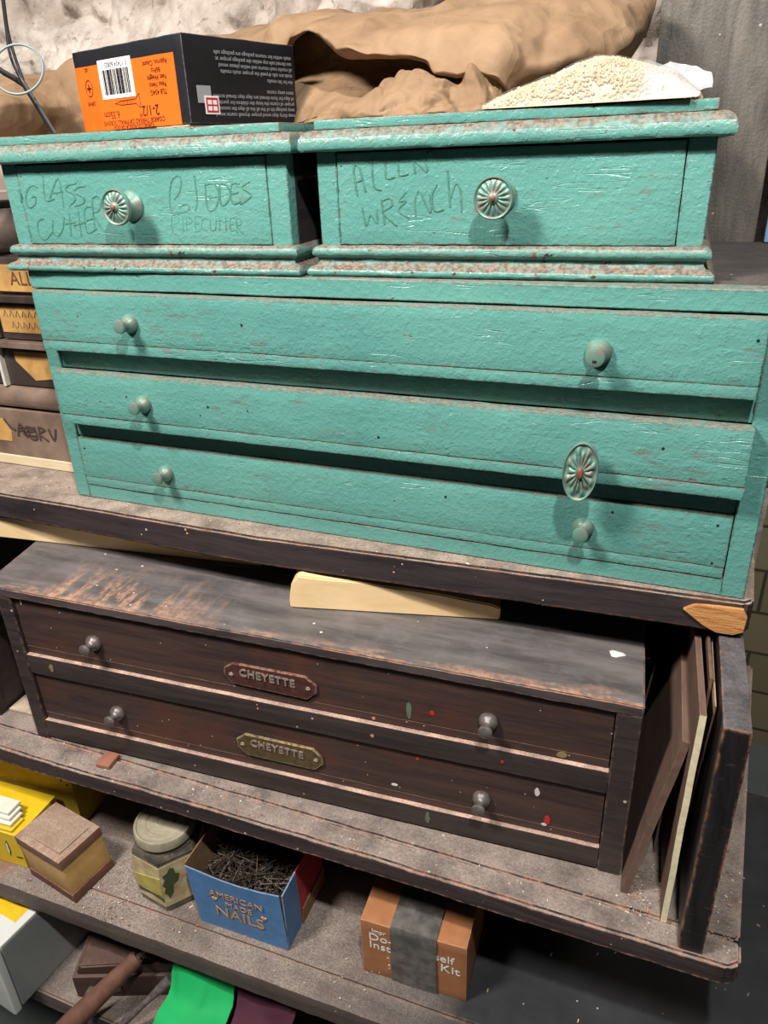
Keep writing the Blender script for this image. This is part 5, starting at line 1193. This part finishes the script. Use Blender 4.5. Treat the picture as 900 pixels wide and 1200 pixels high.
# ================================================================ crumbs and sawdust
def debris(name, n, rects, z, label, seed, smin=0.0003, smax=0.0009, cols=('#D8CCBC', '#B9906E', '#8D7D6E')):
    random.seed(seed); bm = bmesh.new()
    for k in range(n):
        (x0, x1, y0, y1, pw) = random.choice(rects)
        x = random.uniform(x0, x1); y = y0 + (y1-y0)*random.random()**pw
        s = random.uniform(smin, smax)*(1.9 if random.random() < 0.05 else 1)
        a = random.uniform(0, PI); c, s_ = math.cos(a), math.sin(a)
        l, w, h = s*random.uniform(1, 2.2), s*random.uniform(0.5, 1), s*random.uniform(0.3, 0.7)
        P = [(-l, -w), (l*0.8, -w*0.7), (l, w), (-l*0.6, w*0.8)]
        A = [bm.verts.new((x+p*c-q*s_, y+p*s_+q*c, z)) for p, q in P]; B_ = [bm.verts.new((x+(p*c-q*s_)*0.8, y+(p*s_+q*c)*0.8, z+h)) for p, q in P]
        mi = random.randrange(3)
        fs = [bm.faces.new(A[::-1]), bm.faces.new(B_)] + [bm.faces.new((A[i], A[(i+1) % 4], B_[(i+1) % 4], B_[i])) for i in range(4)]
        for f in fs: f.material_index = mi
    o = link(name, bm, [mat_plain('crumb_'+str(i)+name, c, 0.8) for i, c in enumerate(cols)])
    props(o, label, 'debris'); o['kind'] = 'stuff'
debris('shelf_crumbs', 430, [(-0.10, 0.30, -0.135, -0.114, 1.0), (0.2, 0.64, -0.13, -0.096, 1.0), (0.660, 0.69, -0.125, -0.04, 1.0), (0.665, 0.70, -0.125, -0.06, 1.0), (0.735, 0.755, -0.12, 0.0, 1)], -0.2847, 'pale crumbs and sawdust scattered on the middle shelf', 2)
debris('wood_crumbs', 420, [(-0.06, 0.20, -0.190, -0.12, 1.0), (0.02, 0.12, -0.19, -0.11, 1), (0.10, 0.42, -0.18, -0.05, 1.0)], -0.4700, 'pale wood crumbs scattered on the lower shelf', 4)
debris('ledge_crumbs', 110, [(-0.18, 0.02, -0.022, 0.04, 1.0), (0.0, 0.5, -0.018, -0.004, 1)], -0.0002, 'dust crumbs on the top shelf board', 6, 0.0003, 0.0008)
debris('dark_shelf_crumbs', 45, [(0.50, 0.95, -0.12, 0.26, 1.0)], -0.4704, 'a few pale chips on the dark right part of the lower shelf', 9, 0.0006, 0.0018)

bm = bmesh.new(); box(bm, 0.7065, 0.7180, 0.2960, 0.3040, 0.2558, 0.2860, 0.002, 3); box(bm, 0.7095, 0.7150, 0.2975, 0.3025, 0.2861, 0.2920, 0.0012)
props(link('plastic_bottle', bm, mat_plain('light_blue_plastic', '#8FB3DC', 0.35, var=0.05), smooth=40), 'tiny light blue bottle at the far right on top of the green chest', 'bottle')

for pre, gname in (('shelf_board', 'shelf boards of the rack'), ('thin_panel', 'thin sheets standing beside the divider'), ('small_drawer_box', 'small green drawer boxes on the chest'), ('yellow_carton', 'yellow cartons at the left of the lower shelf'), ('wooden_wedge', 'pale wedges under the top shelf board')):
    for o in COL.objects:
        if o.parent is None and o.name.split('.')[0] == pre: o['group'] = gname
